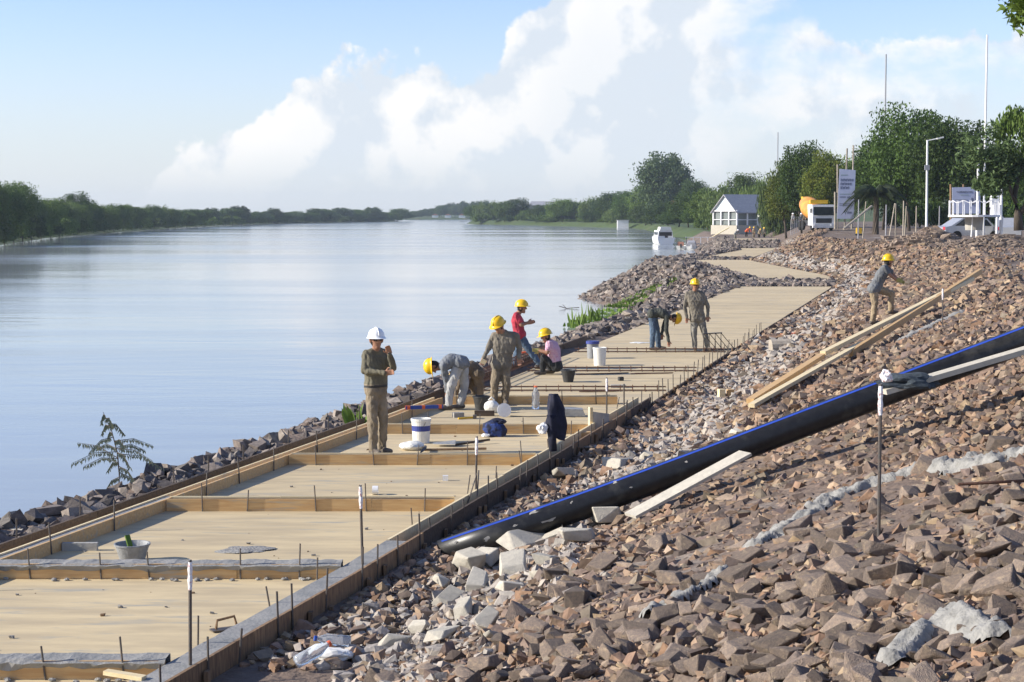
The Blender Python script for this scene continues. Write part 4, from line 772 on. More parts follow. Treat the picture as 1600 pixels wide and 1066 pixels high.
person('worker in grey shirt and pale grey trousers bending double over the kerb', 30.3, dict(head=(678, 572, 0), sl=(693, 573, .17), sr=(693, 572, -.17), el=(696, 592, .2), wl=(699, 612, .18), er=(697, 592, -.12), wr=(703, 612, .02), hl=(723, 567, .11), hr=(717, 567, -.11), kl=(726, 602, .1), kr=(705, 602, -.13), al=(720, 631, .04), ar=(701, 631, -.13)),
       (-1, 0), dict(shirt='greyshirt', pants='lightpants', shoe='boot'), head_up=(-1, 0, -.05), head_front=(-.1, 0, -1), arch=.07, feet=((-.8, -.6), (-.9, -.3)))
person('worker in brown overalls crouched low behind the man in pale trousers', 32.0, dict(head=(716, 592, 0), sl=(727, 582, .17), sr=(727, 581, -.17), el=(720, 600, .2), wl=(713, 616, .18), er=(718, 602, -.15), wr=(712, 616, -.1), hl=(746, 583, .12), hr=(746, 584, -.12), kl=(738, 603, .2), kr=(751, 604, -.1), al=(742, 619, .2), ar=(750, 619, -.1)),
       (-1, 0), dict(shirt='brown', pants='brown', shoe='boot'), head_up=(-.9, 0, .2), head_front=(-.3, 0, -1), arch=.10, feet=((-1, 0), (-1, -.2)))
person('worker in grey-olive shirt standing with head bowed, holding a scrap of wood', 31.0, dict(head=(779, 509, -.08), sl=(806, 524, 0), sr=(772, 524, 0), el=(812, 544, .02), wl=(811, 559, -.06), er=(763, 544, -.03), wr=(756, 559, -.12), hl=(790, 570, 0), hr=(777, 570, 0), kl=(791, 600, -.04), kr=(773, 600, -.04), al=(789, 626, 0), ar=(772, 624, .02)),
       (-.15, -1), dict(shirt='olive2', pants='khaki', shoe='boot'), head_up=(-.25, -.35, .9), head_front=(-.55, -.7, -.5), feet=((.2, -1), (-.3, -1)), hands=((.1, -.1, -1), (-.3, -.2, -1)))
q = at(755, 566, 30.85); mb = MB(); mb.box(q, (.10, .03, .11), mat=Matrix.Rotation(.5, 3, 'Y')); tag(mb.build('wood_scrap', 'pinepale'), 'scrap of pale wood held by the worker with bowed head', 'wood')
person('worker in red T-shirt and blue jeans, leg stretched out, beyond the grey-shirted worker', 38.2, dict(head=(815, 481, -.02), sl=(808, 494, .16), sr=(806, 494, -.16), el=(818, 506, .18), wl=(826, 504, .10), er=(815, 508, -.2), wr=(824, 505, -.12), hl=(813, 523, .1), hr=(811, 523, -.1), kl=(808, 548, .15), kr=(826, 546, -.05), al=(804, 570, .15), ar=(841, 567, -.05)),
       (1, -.1), dict(shirt='redshirt', pants='jeans', shoe='boot'), head_front=(1, -.2, -.3), feet=((.9, 0), (1, -.2)), hands=((1, 0, .2), (1, 0, .2)), short=True)
person('worker in pink checked shirt and dark trousers squatting on the slab', 36.9, dict(head=(853, 526, -.06), sl=(867, 538, .13), sr=(858, 537, -.16), el=(858, 550, .1), wl=(845, 548, .0), er=(855, 551, -.26), wr=(842, 548, -.2), hl=(871, 572, .12), hr=(868, 573, -.12), kl=(852, 560, .13), kr=(849, 559, -.13), al=(861, 581, .14), ar=(848, 581, -.1)),
       (-1, -.35), dict(shirt='pinkcheck', pants='darkpants', shoe='boot'), head_up=(-.25, 0, .95), head_front=(-.9, -.3, -.5), feet=((-1, -.3), (-1, -.3)), hands=((-1, 0, .1), (-1, 0, .1)), short=True, gloves=True, tuck=True)
person('worker in dark shirt and blue jeans bending to tie rebar on the slab', 43.5, dict(head=(1054, 497, 0), sl=(1042, 494, .17), sr=(1042, 494, -.17), el=(1037, 511, .18), wl=(1034, 522, .12), er=(1041, 516, -.2), wr=(1045, 533, -.18), hl=(1020, 491, .11), hr=(1019, 491, -.11), kl=(1027, 519, .08), kr=(1020, 519, -.1), al=(1029, 541, .08), ar=(1019, 541, -.1)),
       (1, 0), dict(shirt='darkshirt', pants='jeans', shoe='boot'), head_up=(1, 0, -.2), head_front=(.1, 0, -1), arch=.06, feet=((1, -.2), (1, -.4)), voxel=.0105)
person('worker in sunglasses and olive shirt standing upright, arms at his sides', 43.4, dict(head=(1086, 446, -.03), sl=(1098, 459, 0), sr=(1074, 459, 0), el=(1106, 479, 0), wl=(1106, 494, -.06), er=(1070, 480, 0), wr=(1073, 496, -.06), hl=(1096, 498, 0), hr=(1084, 498, 0), kl=(1101, 520, -.03), kr=(1084, 522, -.03), al=(1106, 541, 0), ar=(1086, 543, -.02)),
       (.05, -1), dict(shirt='olive2', pants='greypants', shoe='boot'), glasses=True, feet=((.4, -.9), (0, -1)), voxel=.0105)
za = at(1364, 507, 40.0).z; zb_ = at(1393, 491, 40.2).z; ga = gz(at(1364, 507, 40).x, 40.0); off = 40.0
person('worker in grey T-shirt and tan trousers climbing the rubble slope', 40.0, dict(head=(1388, 409, .03), sl=(1381, 419, -.12), sr=(1386, 419, .17), el=(1391, 430, -.14), wl=(1400, 437, -.08), er=(1396, 430, .2), wr=(1404, 438, .12), hl=(1364, 451, -.1), hr=(1369, 451, .11), kl=(1367, 475, -.08), kr=(1393, 459, .1), al=(1364, 501, -.05), ar=(1392, 485, .14)),
       (.85, .4), dict(shirt='tee', pants='tan', shoe='boot'), head_front=(.9, .2, -.4), feet=((.9, .3), (.9, .3)), sole=(za, zb_), hands=((1, 0, -.4), (1, 0, -.4)), short=True, gloves=True, voxel=.0105)
# stones under the climber's feet so that he stands on the slope
for (px_, py_, dd, lab) in ((1364, 508, 39.95, 'flat stone under the rear boot of the climbing worker'), (1393, 492, 40.3, 'flat stone under the raised boot of the climbing worker')):
    q = at(px_, py_, dd); o = link('rock', bigm[3]); h_ = max(q.z - gz(q.x, q.y), .08) + .12; o.location = (q.x + .08, q.y, q.z - h_ / 2 - .0); o.scale = (.5, .45, h_ * 1.5); tag(o, lab, 'rock')
# workers far along the bank
def far_person(px_, py_, d, hpx, shirt, pants, lab, helmet='helmety', bend=0):
    s = hpx * d / F / 1.8; g = at(px_, py_, d); k = F / d; h = hpx; b = bend
    person(lab, d, dict(head=(px_ + b * .5 * h, py_ - h * (.92 - .25 * b), 0), sl=(px_ + b * .3 * h + h * .09, py_ - h * (.80 - .15 * b), 0), sr=(px_ + b * .3 * h - h * .09, py_ - h * (.80 - .15 * b), 0), el=(px_ + h * .12 + b * .4 * h, py_ - h * .6, -.05), wl=(px_ + h * .1 + b * .5 * h, py_ - h * .46, -.15), er=(px_ - h * .12 + b * .4 * h, py_ - h * .6, -.05), wr=(px_ - h * .1 + b * .5 * h, py_ - h * .46, -.15), hl=(px_ + h * .05, py_ - h * .5, 0), hr=(px_ - h * .05, py_ - h * .5, 0), kl=(px_ + h * .06, py_ - h * .27, -.03), kr=(px_ - h * .06, py_ - h * .27, -.03), al=(px_ + h * .06, py_ - h * .05, 0), ar=(px_ - h * .06, py_ - h * .05, 0)), (.2, -1), dict(shirt=shirt, pants=pants, shoe='boot'), helmet=helmet, sole=(g.z, g.z), voxel=.022)
def gd(px_, py_):                                   # distance at which the bank is seen there
    return hit(px_, py_, 60).y
for px_, py_, h, s_, p_, lab, hm_, bd in ((1166, 371, 19, 'orange', 'darkpants', 'far worker in bright orange vest on the walkway by the pavilion', 'helmety', .6), (1149, 374, 17, 'greyshirt', 'greypants', 'far worker in grey bending at the end of the walkway', 'helmetw', .5), (1178, 372, 17, 'tan', 'khaki', 'far worker in tan next to the orange vest', 'helmety', 0), (1186, 372, 15, 'tan', 'darkpants', 'far worker in tan crouching beside his standing mate', 'helmety', .3), (1194, 372, 16, 'olive2', 'darkpants', 'far worker in olive at the inland end of the crew', 'helmety', 0)):
    far_person(px_, py_, 226 + (1190 - px_) * .05, h, s_, p_, lab, hm_, bd)
for px_, py_, h, s_, p_, lab, hm_ in ((1239, 350, 16, 'lightpants', 'greypants', 'far person in pale clothes by the metal posts', 'helmetw'), (1252, 352, 18, 'greyshirt', 'greypants', 'far person in grey standing beside the mixer truck', 'helmetw'), (1257, 352, 21, 'tan', 'greypants', 'far worker in yellow hard hat beside the mixer truck', 'helmety'), (1278, 361, 18, 'orange', 'darkpants', 'far worker in orange vest in front of the mixer truck', 'helmetw')):
    d_ = gd(px_, py_); far_person(px_, py_, min(d_, 195), h, s_, p_, lab, hm_)
# ------------------------------------------------------------------ trees and plants
def leaf_mesh(name, mat, clumps, per, radii, size, seed, sig=.16, up=.4, droop=0, aspect=1.0):
    r = np.random.default_rng(seed); d = r.normal(size=(clumps, 3)); d /= np.linalg.norm(d, axis=1)[:, None]; rr = r.uniform(.25, 1, (clumps, 1)) ** .5
    c = d * rr * np.array(radii) * (1 + .15 * r.normal(size=(clumps, 1))).clip(.7, 1.15); c[:, 2] = np.where(c[:, 2] < -.55 * radii[2], -.55 * radii[2], c[:, 2])
    cs = r.uniform(.6, 1.4, (clumps, 1, 1)); p = c[:, None, :] + r.normal(size=(clumps, per, 3)).clip(-1.5, 1.5) * sig * np.mean(radii) * cs; p[:, :, 2] -= droop * r.random((clumps, per)) * radii[2]
    p = p.reshape(-1, 3); n = len(p); nr = r.normal(size=(n, 3)) + np.array([0, 0, up]); nr /= np.linalg.norm(nr, axis=1)[:, None]; t = np.cross(nr, r.normal(size=(n, 3))); t /= np.linalg.norm(t, axis=1)[:, None]; b = np.cross(nr, t)
    if droop: t = np.stack([t[:, 0] * .25, t[:, 1] * .25, -np.ones(n)], -1); t /= np.linalg.norm(t, axis=1)[:, None]; b = np.cross(nr, t); b /= np.linalg.norm(b, axis=1)[:, None] + 1e-9
    s = size * r.uniform(.6, 1.4, (n, 1)); v = np.stack([p - t * s * aspect, p - b * s * .5, p + t * s * aspect, p + b * s * .5], 1).reshape(-1, 3)
    me = bpy.data.meshes.new(name); me.vertices.add(len(v)); me.vertices.foreach_set('co', v.ravel()); me.loops.add(n * 4); me.loops.foreach_set('vertex_index', np.arange(n * 4)); me.polygons.add(n); me.polygons.foreach_set('loop_start', np.arange(0, n * 4, 4)); me.polygons.foreach_set('loop_total', np.full(n, 4)); me.materials.append(M[mat]); me.update(); return me, c
def tree_kind(mat, h, rad, seed, clumps=70, per=60, leaf=.22, trunk=.22, crown_h=.62, limbs=7, droop=0, base=.38, sig=.16, aspect=1.0):
    radii = (rad, rad, h * crown_h / 2); zc = h - radii[2] * .95; me, c = leaf_mesh('crown', mat, clumps, per, radii, leaf, seed, sig=sig, droop=droop, aspect=aspect); r = random.Random(seed); mb = MB()
    top_ = Vector((r.uniform(-.1, .1) * h, r.uniform(-.1, .1) * h, zc)); mb.tube([(0, 0, -.4), (top_.x * .3, top_.y * .3, h * .2), (top_.x * .7, top_.y * .7, h * base), top_], [trunk, trunk * .8, trunk * .65, trunk * .3], 8)
    for k in range(limbs): e = Vector(c[k]) * .85 + Vector((0, 0, zc)); s = Vector((top_.x * .6, top_.y * .6, h * r.uniform(.22, base))); mb.tube([s, s.lerp(e, .5) + Vector((0, 0, h * .03)), e], [trunk * .5, trunk * .3, trunk * .1], 6)
    return me, zc, mb.mesh('trunk', 'bark', True)
def plant_tree(kind, x, y, z, sx=1, sz=1, rz=0, lab='', grp=None, name='tree', cat='tree'):
    me, zc, tr = kind; t = empty(name, (x, y, z), rz); t.scale = (sx, sx, sz); tag(t, lab, cat, grp); o = link('crown', me, t); o.location = (0, 0, zc); link('trunk', tr, t); return t
K = dict(dark=tree_kind('leafdark', 10, 5, 1, 170, 150, .17, crown_h=.8), dark2=tree_kind('leafdark', 10, 4.2, 2, 150, 150, .17, crown_h=.8), mid=tree_kind('leafmid', 9, 4, 3, 140, 140, .17, crown_h=.82), yel=tree_kind('leafyellow', 8.5, 3.2, 4, 130, 140, .15, crown_h=.8), wil=tree_kind('leafwillow', 8, 4, 5, 130, 130, .15, droop=.6, aspect=2.0, crown_h=.85), blue=tree_kind('leafblue', 10, 5, 6, 140, 120, .22, crown_h=.85), bush=tree_kind('leafmid', 4.5, 3.2, 7, 50, 60, .24, crown_h=.95, trunk=.12), bush2=tree_kind('leafdark', 4.5, 3.4, 8, 50, 60, .26, crown_h=.95, trunk=.12))
def ptree(kind, px_, d, hpx, wpx, lab, grp=None, zb=None, pb=None):
    x = (px_ - 800) / F * d; g = max(gz(x, d), .6) if zb is None else zb; me, zc, tr = K[kind]; H0 = {'dark': 10, 'dark2': 10, 'mid': 9, 'yel': 8.5, 'wil': 8, 'blue': 10, 'bush': 4.5, 'bush2': 4.5}[kind]; R0 = {'dark': 5, 'dark2': 4.2, 'mid': 4, 'yel': 3.2, 'wil': 4, 'blue': 5, 'bush': 3.2, 'bush2': 3.4}[kind]
    topz = CAMZ + (333 - hpx) / F * d; h = topz - g; return plant_tree(K[kind], x, d, g, wpx * d / F / 2 / R0, h / H0, random.uniform(0, 6), lab, grp)
# right bank, near: (kind, px, distance, top py, width px)
for a_ in (('dark', 1420, 172, 178, 130, 'tall dark spreading tree with the highest crown behind the street lamp'), ('dark2', 1485, 165, 196, 120, 'dark dense tree between street lamp and flagpoles'), ('dark', 1378, 190, 222, 100, 'dark tree behind the palm'), ('dark2', 1252, 215, 232, 70, 'tall dark tree rising above the mixer truck'), ('yel', 1287, 200, 247, 66, 'yellow-flecked tree behind the mixer truck and tall banner'), ('yel', 1228, 225, 262, 60, 'tree with yellowing leaves to the water side of the truck'), ('mid', 1330, 210, 255, 70, 'green tree behind the tall banner posts'), ('wil', 1190, 300, 285, 70, 'pale weeping tree behind the pavilion roof'), ('wil', 1130, 350, 292, 70, 'pale weeping tree beside the pavilion gable'), ('mid', 1165, 380, 278, 60, 'mid green tree above the pavilion ridge'), ('wil', 1215, 260, 275, 60, 'pale weeping tree between pavilion and yellowing tree'), ('mid', 1545, 190, 235, 90, 'green tree behind the flagpoles'), ('dark', 1620, 180, 215, 110, 'dark tree behind the leaning trunk at the viewing deck')): ptree(*a_)
# feathered tree with leaning trunk near the deck
t = empty('tree', (at(1590, 352, 92).x, 92, gz(at(1590, 352, 92).x, 92))); tag(t, 'leafy tree with bare forked leaning trunk beside the viewing deck', 'tree'); zg = t.location.z
mb = MB(); f_ = lambda px_, py_: Vector((at(px_, py_, 92).x - t.location.x, 0, at(px_, py_, 92).z - zg)); mb.tube([f_(1592, 360), f_(1590, 335), f_(1585, 305), f_(1592, 275), f_(1602, 245)], [.28, .2, .15, .12, .08], 8); mb.tube([f_(1588, 318), f_(1565, 262), f_(1540, 240)], [.12, .09, .05], 7); mb.tube([f_(1594, 335), f_(1608, 310), f_(1618, 280)], [.14, .11, .06], 7); mb.build('trunk', 'bark', t, True)
for k, (px_, py_, rx, rz_, mt) in enumerate(((1540, 232, 1.35, 1.3, 'leafblue'), (1572, 262, 1.0, .9, 'leafblue'), (1545, 290, .7, .7, 'leafblue'), (1600, 215, 1.4, 1.3, 'leafmid'), (1590, 190, 1.0, .6, 'leafmid'))):
    me, c = leaf_mesh('crown', mt, 26, 60, (rx, 1.3, rz_), .10, 40 + k, sig=.2, droop=.3 if k > 2 else 0, aspect=1.3); o = link('crown', me, t); o.location = f_(px_, py_)
# big near tree whose lowest branch hangs into the corner
K['near'] = tree_kind('leafmid', 8.6, 3.4, 21, 200, 70, .055, trunk=.26, crown_h=.64, sig=.10, aspect=1.3)
t = plant_tree(K['near'], 8.25, 15.5, gz(8.25, 15.5), 1, 1, 0, 'near green tree whose leafy branch hangs into the sky corner')
me, c = leaf_mesh('branch_foliage', 'leafmid', 60, 60, (.42, .45, .42), .032, 77, sig=.2, aspect=1.4); o = link('branch_foliage', me, t); o.location = (4.78 - 8.25, 0, 7.2 - t.location.z)
for k_, (ox, oy, oz, r_) in enumerate(((5.25, .3, 7.75, .5), (5.75, -.2, 8.3, .6), (5.3, .5, 8.6, .55), (6.2, .3, 7.7, .55))):
    me, c = leaf_mesh('branch_foliage', 'leafmid', 60, 60, (r_, r_, r_ * .8), .034, 80 + k_, sig=.2, aspect=1.4); o = link('branch_foliage', me, t); o.location = (ox - 8.25, oy, oz - t.location.z)
mb = MB(); mb.tube([(-.4, 0, 3.4), (-2.0, .1, 4.3), (4.95 - 8.25, 0, 7.35 - t.location.z)], [.09, .06, .02], 7); mb.build('branch', 'bark', t, True)
# palm
t = empty('palm_tree', (at(1368, 350, 150).x, 150, gz(at(1368, 350, 150).x, 150))); tag(t, 'drooping feather palm beside the tall banner', 'palm'); mb = MB(); mb.tube([(0, 0, -.3), (.05, 0, 1.8), (0, 0, 3.6)], [.32, .26, .24], 10); mb.build('trunk', 'bark', t)
for k in range(34):
    a_ = k * 2.4; tilt = .1 + 1.1 * (k / 34); mb = MB(); g = []; fl = 3.1; pts_ = [Vector((math.cos(a_) * fl * u_ * math.cos(1.1 - tilt + 0) * (1 if True else 0), math.sin(a_) * fl * u_ * math.cos(1.1 - tilt), 3.6 + fl * (u_ * math.sin(1.1 - tilt) - .75 * u_ * u_))) for u_ in np.linspace(0, 1, 8)]; mb.tube(pts_, [.03] * 7 + [.01], 4)
    sdv = Vector((-math.sin(a_), math.cos(a_), 0))
    for i in range(1, 8):
        for j in range(4):
            p = pts_[i - 1].lerp(pts_[i], j / 4)
            for s_ in (-1, 1): e = p + sdv * s_ * .5 + Vector((math.cos(a_) * .2, math.sin(a_) * .2, -.4)); mb.add([p, p + Vector((math.cos(a_), math.sin(a_), 0)) * .12, e], [(0, 1, 2)])
    mb.build('frond', 'leafpalm', t)
# right bank, middle distance and far point
ptree('blue', 1040, 560, 249, 86, 'very tall broad tree crowning the wooded bank'); ptree('dark', 1085, 520, 285, 50, 'dark tree just inland of the tall broad one')
GR = 'trees of the wooded right bank'
rr = random.Random(5)
for px_, tp, w_ in ((745, 322, 30), (765, 316, 34), (788, 318, 30), (808, 312, 34), (850, 322, 40), (878, 314, 36), (905, 318, 36), (930, 310, 40), (955, 303, 44), (985, 300, 46), (1012, 292, 50), (1008, 322, 40), (968, 326, 40), (1075, 305, 50), (1105, 300, 50), (1060, 330, 44), (1090, 328, 44), (1115, 325, 40), (1035, 318, 44), (890, 332, 30), (925, 332, 34), (830, 330, 30)):
    ysh = float(np.interp(px_, [735, 800, 900, 1000, 1060, 1120], [822, 760, 672, 590, 420, 330])) + rr.uniform(8, 40); ptree(rr.choice(['mid', 'dark', 'dark2', 'mid', 'wil']), px_, ysh, tp, w_ * 1.25, 'rounded green tree on the wooded right bank of the river', GR)
for i in range(34):
    px_ = rr.uniform(740, 1120); ysh = float(np.interp(px_, [735, 800, 900, 1000, 1060, 1120], [822, 765, 680, 600, 420, 340])) + rr.uniform(2, 12); ptree(rr.choice(['bush', 'bush', 'bush2']), px_, ysh, 338 + rr.uniform(-6, 6), rr.uniform(22, 36), 'low green bush at the foot of the wooded right bank', 'bushes of the right bank')
for i in range(10):
    px_ = 1395 + i * 22 + rr.uniform(-5, 5); ptree('bush2', px_, 205 + rr.uniform(-8, 8), 318 + rr.uniform(-5, 5), 40, 'dark bush under the trees behind the street lamp', 'bushes under the park trees')
for i in range(9):
    px_ = 1140 + i * 14; ptree(rr.choice(['bush', 'bush2']), px_, 300 + rr.uniform(0, 30), 322 + rr.uniform(-6, 6), 34, 'green bush behind the pavilion', 'bushes behind the pavilion')
# left bank
GL = 'trees of the left bank'
def lshore(px_): return float(np.interp(px_, [-40, 0, 85, 180, 290, 420, 540, 630], [255, 272, 362, 470, 613, 830, 980, 1083]))
for i in range(60):
    px_ = -30 + 665 * (i / 59) ** .95; d = lshore(px_) + rr.uniform(4, 22); tp = float(np.interp(px_, [-30, 0, 40, 60, 120, 180, 300, 380, 450, 560, 620, 640], [292, 293, 301, 320, 321, 325, 328, 330, 333, 329, 330, 337])) + rr.choice([-6, -3, 0, 0, 3, 7]) * (300 / d) ** .4 + rr.uniform(-2, 2); k = rr.choice(['dark', 'dark2', 'mid', 'mid', 'wil']) if px_ < 330 else rr.choice(['dark', 'dark2', 'blue']); ptree(k, px_, d, tp, rr.uniform(38, 60) * (270 / d) ** .35, 'green tree in the unbroken tree line of the left bank', GL, zb=.8)
for i in range(46):
    px_ = -20 + 640 * i / 45; d = lshore(px_) - 1 + rr.uniform(0, 4); ptree(rr.choice(['bush', 'bush2', 'bush']), px_, d, float(np.interp(px_, [0, 300, 620], [342, 338, 336])) + rr.uniform(-3, 3), rr.uniform(34, 56) * (270 / d) ** .5, 'low bush along the water of the left bank', 'bushes of the left bank', zb=.1)
ptree('dark', 120, 420, 304, 46, 'taller rounded tree standing out of the left bank tree line', zb=1); ptree('dark2', 14, 290, 296, 60, 'large dark tree at the near end of the left bank', zb=1)
for i in range(26):
    px_ = 625 + i * 6.0 + rr.uniform(-3, 3); ptree(rr.choice(['blue', 'dark']), px_, 1410 + rr.uniform(0, 60), float(np.interp(px_, [630, 680, 705, 745, 770], [336, 326, 320, 315, 318])) + rr.uniform(-2, 4), rr.uniform(14, 26), 'hazy tree on the distant far shore', 'trees of the distant shore', zb=1)
# sapling by the water
q = on(186, 768, 1.68); t = empty('sapling', q); tag(t, 'young feathery sapling growing from the waterside rocks', 'sapling'); sc_ = q.y / F
P_ = lambda px_, py_: Vector(((px_ - 186) * sc_, 0, (768 - py_) * sc_)); mb = MB(); mb.tube([P_(186, 772), P_(187, 740), P_(184, 705), P_(176, 672), P_(163, 642)], [.012, .01, .008, .006, .003], 6)
br = []
for (s_, e_, dp) in (((185, 715), (116, 694), .2), ((184, 705), (122, 718), -.3), ((186, 722), (160, 740), .3), ((184, 700), (245, 716), -.2), ((185, 708), (250, 735), .25), ((186, 728), (222, 750), -.3), ((180, 688), (232, 700), .3), ((178, 682), (150, 700), -.3), ((170, 660), (190, 680), .2), ((187, 745), (156, 775), .2), ((187, 738), (215, 768), .1), ((172, 664), (155, 678), .2), ((183, 700), (140, 706), .4), ((184, 706), (215, 722), -.4), ((180, 690), (205, 690), -.35), ((176, 676), (160, 690), .35), ((186, 716), (135, 726), -.1), ((184, 698), (225, 704), .1), ((168, 652), (180, 664), -.1), ((166, 648), (158, 660), .1)):
    a = P_(*s_); b = P_(*e_) + Vector((0, dp, 0)); m_ = a.lerp(b, .5) + Vector((0, 0, .06)); mb.tube([a, m_, b], [.006, .004, .002], 5); br.append((a, m_, b))
mb.build('stem', 'bark', t); mb = MB()
for a, m_, b in br:
    for i in range(24):
        u_ = .1 + .9 * i / 23; p = a.lerp(m_, u_ * 2) if u_ < .5 else m_.lerp(b, u_ * 2 - 1)
        for s_ in (-1, 1):
            dr = Vector((random.uniform(-.3, .3), s_ * .6, -.75)).normalized() * random.uniform(.045, .10); w_ = Vector((.007, .003, 0)); mb.add([p, p + dr * .5 + w_, p + dr, p + dr * .5 - w_], [(0, 1, 2, 3)])
mb.build('foliage', 'leafsap', t)
# waterside weeds
def weeds(x, y, n, r, h, lab, grp):
    z0 = max(gz(x, y), 0.0); mb = MB()
    for i in range(n):
        a_ = random.uniform(0, 6.28); rr_ = r * math.sqrt(random.random()); xx, yy = x + rr_ * math.cos(a_), y + rr_ * math.sin(a_); zz_ = max(gz(xx, yy), 0) + .05; hh = h * random.uniform(.4, 1.1); ln = Vector((random.uniform(-.4, .4), random.uniform(-.4, .4), 1)) * hh; w_ = Vector((math.cos(a_), math.sin(a_), 0)) * .035; p = Vector((xx, yy, zz_)); mb.add([p - w_, p + w_, p + ln * .6 + w_ * 1.2, p + ln, p + ln * .6 - w_ * 1.2], [(0, 1, 2, 3, 4)])
    tag(mb.build('weed_patch', 'weed'), lab, 'weeds', grp, 'stuff')
for i in range(9):
    u_ = i / 8; px_, py_ = 912 + 80 * u_, 508 - 36 * u_; q = hit(px_, py_, 40, .15); q = q if q.z > 0 else on(px_, py_, .1); weeds(q.x, q.y, 110, 1.0, .2, 'bright green weeds along the waterside rocks', 'waterside weeds')
for i in range(12):
    u_ = i / 11; q = hit(985 + 45 * u_, 470 - 17 * u_, 40); weeds(q.x, q.y, 50, 1.0, .16, 'bright green weeds along the waterside rocks', 'waterside weeds')
for px_, py_, h in ((563, 665, .35), (900, 490, .9), (915, 486, 1.0), (935, 480, .8)):
    q = on(px_, py_ + 14, .3 if px_ > 600 else 1.6); weeds(q.x, q.y, 14, .25, h, 'thin tall stalks growing by the water', 'thin stalks by the water')
mb = MB(); q = on(885, 482, .02); mb.tube([q + Vector((-.4, 0, .12)), q, q + Vector((.7, 0, .05))], .02, 5); mb.tube([q, q + Vector((-.2, .1, .2))], .015, 5); tag(mb.build('driftwood', 'oldwood'), 'thin dead branch poking out of the river', 'branch')
# ------------------------------------------------------------------ pavilion, far buildings
t = empty('pavilion', (at(1133, 352, 285).x, 285, 3.2), R(30)); tag(t, 'white riverside pavilion with grey gabled roof and open glazed sides', 'pavilion')
Wd, Ln, He, Hr = 6.4, 10.5, 2.35, 5.0
# local: gable faces -x ; ridge along +x
for y_ in (-Wd / 2, -Wd / 6, Wd / 6, Wd / 2):
    mb = MB(); mb.box((0, y_, He / 2), (.22, .22, He)); mb.build('post', 'white', t)
for x_ in np.linspace(0, Ln, 6)[1:]:
    for y_ in (-Wd / 2, Wd / 2): mb = MB(); mb.box((x_, y_, He / 2), (.2, .2, He)); mb.build('post', 'white', t)
mb = MB(); mb.prism([(0, -Wd / 2, He), (0, Wd / 2, He), (0, 0, Hr)], (.15, 0, 0)); mb.build('gable', 'palegreenwall', t)
for s_ in (-1, 1): mb = MB(); mb.prism([(-.4, s_ * (Wd / 2 + .35), He - .25), (-.4, 0, Hr + .06), (-.4, 0, Hr - .1), (-.4, s_ * (Wd / 2 + .35), He - .41)], (Ln + .8, 0, 0)); mb.build('roof', 'roofgrey', t)
mb = MB(); mb.box((.02, 0, He + .02), (.3, Wd + .1, .22)); mb.box((Ln / 2, -Wd / 2, He - .3), (Ln, .16, .22)); mb.box((.02, 0, .9), (.12, Wd, .10)); mb.box((Ln / 2, -Wd / 2, .9), (Ln, .10, .10)); mb.build('rail', 'white', t)
mb = MB(); mb.box((Ln / 2, .2, He / 2 - .1), (Ln - .5, Wd - .7, He - .3)); mb.build('glazing', 'glazing', t)
mb = MB(); mb.box((Ln / 2, 0, -1.2), (Ln + .6, Wd + .6, 2.38)); mb.build('base', 'limestone', t)
t = empty('low_building', (at(1222, 345, 262).x, 262, 3.0)); tag(t, 'long low white-roofed shelter beside the pavilion', 'shelter'); mb = MB(); mb.box((0, 0, 1.75), (7.2, 2.6, .28)); mb.build('roof', 'whitepl', t)
for x_ in np.linspace(-3.4, 3.4, 7): mb = MB(); mb.box((x_, -1.1, .8), (.12, .12, 1.62)); mb.build('post', 'greybucket', t)
mb = MB(); mb.box((0, .4, .7), (7.0, .1, 1.4)); mb.build('back_wall', 'greybucket', t)
for i in range(6):
    px_ = 1236 + i * 3.0; q = at(px_, 350, 235); mb = MB(); mb.tube([(q.x, 235, gz(q.x, 235) - .2), (q.x, 235, CAMZ + (333 - (310 - i % 2 * 4)) / F * 235)], .05, 6); tag(mb.build('metal_post', 'canvas'), 'slim grey metal post in the row between pavilion and truck', 'post', 'row of metal posts')
t = empty('house', (at(848, 330, 860).x, 860, 3)); tag(t, 'far house with long grey roof among the trees', 'house'); mb = MB(); mb.box((0, 0, 3), (13, 8, 6)); mb.build('wall', 'canvas', t); mb = MB(); mb.prism([(-7.4, -5, 6), (7.4, -5, 6), (5.6, 0, 8), (-5.6, 0, 8)], (0, .3, 0)); mb.prism([(-7.4, 5, 6), (7.4, 5, 6), (5.6, .3, 8), (-5.6, .3, 8)], (0, -.2, 0)); mb.build('roof', 'roofgrey', t)
t = empty('house', (at(1054, 326, 480).x, 480, 4.0)); tag(t, 'brick-red wall of a house half hidden by trees on the bank', 'house'); mb = MB(); mb.box((0, 0, 2.3), (1.6, 3, 4.6)); mb.build('wall', 'brickwall', t); mb = MB(); mb.box((-.9, 0, 3.2), (1.0, 3.4, .15)); mb.build('roof', 'roofgrey', t)
t = empty('boathouse', (at(973, 357, 596).x, 596, 0)); tag(t, 'small white wall of a boathouse at the waterline', 'building'); mb = MB(); mb.box((0, 0, 1.2), (3.8, 3, 3.0)); mb.build('wall', 'white', t); mb = MB(); mb.box((0, 0, 2.78), (4.2, 3.4, .15)); mb.build('roof', 'canvas', t)
for i, (px_, py_) in enumerate(((680, 341), (700, 341), (722, 341))):
    q = at(px_, py_, 1400); t = empty('house', (q.x, 1398, 1)); tag(t, 'tiny white house on the distant shore', 'house', 'houses on the distant shore'); mb = MB(); mb.box((0, 0, 1.2), (5, 4, 2.4)); mb.build('wall', 'white', t); mb = MB(); mb.prism([(-2.8, -2.3, 2.4), (2.8, -2.3, 2.4), (0, -2.3, 3.6)], (0, 4.6, 0)); mb.build('roof', 'brickwall', t)
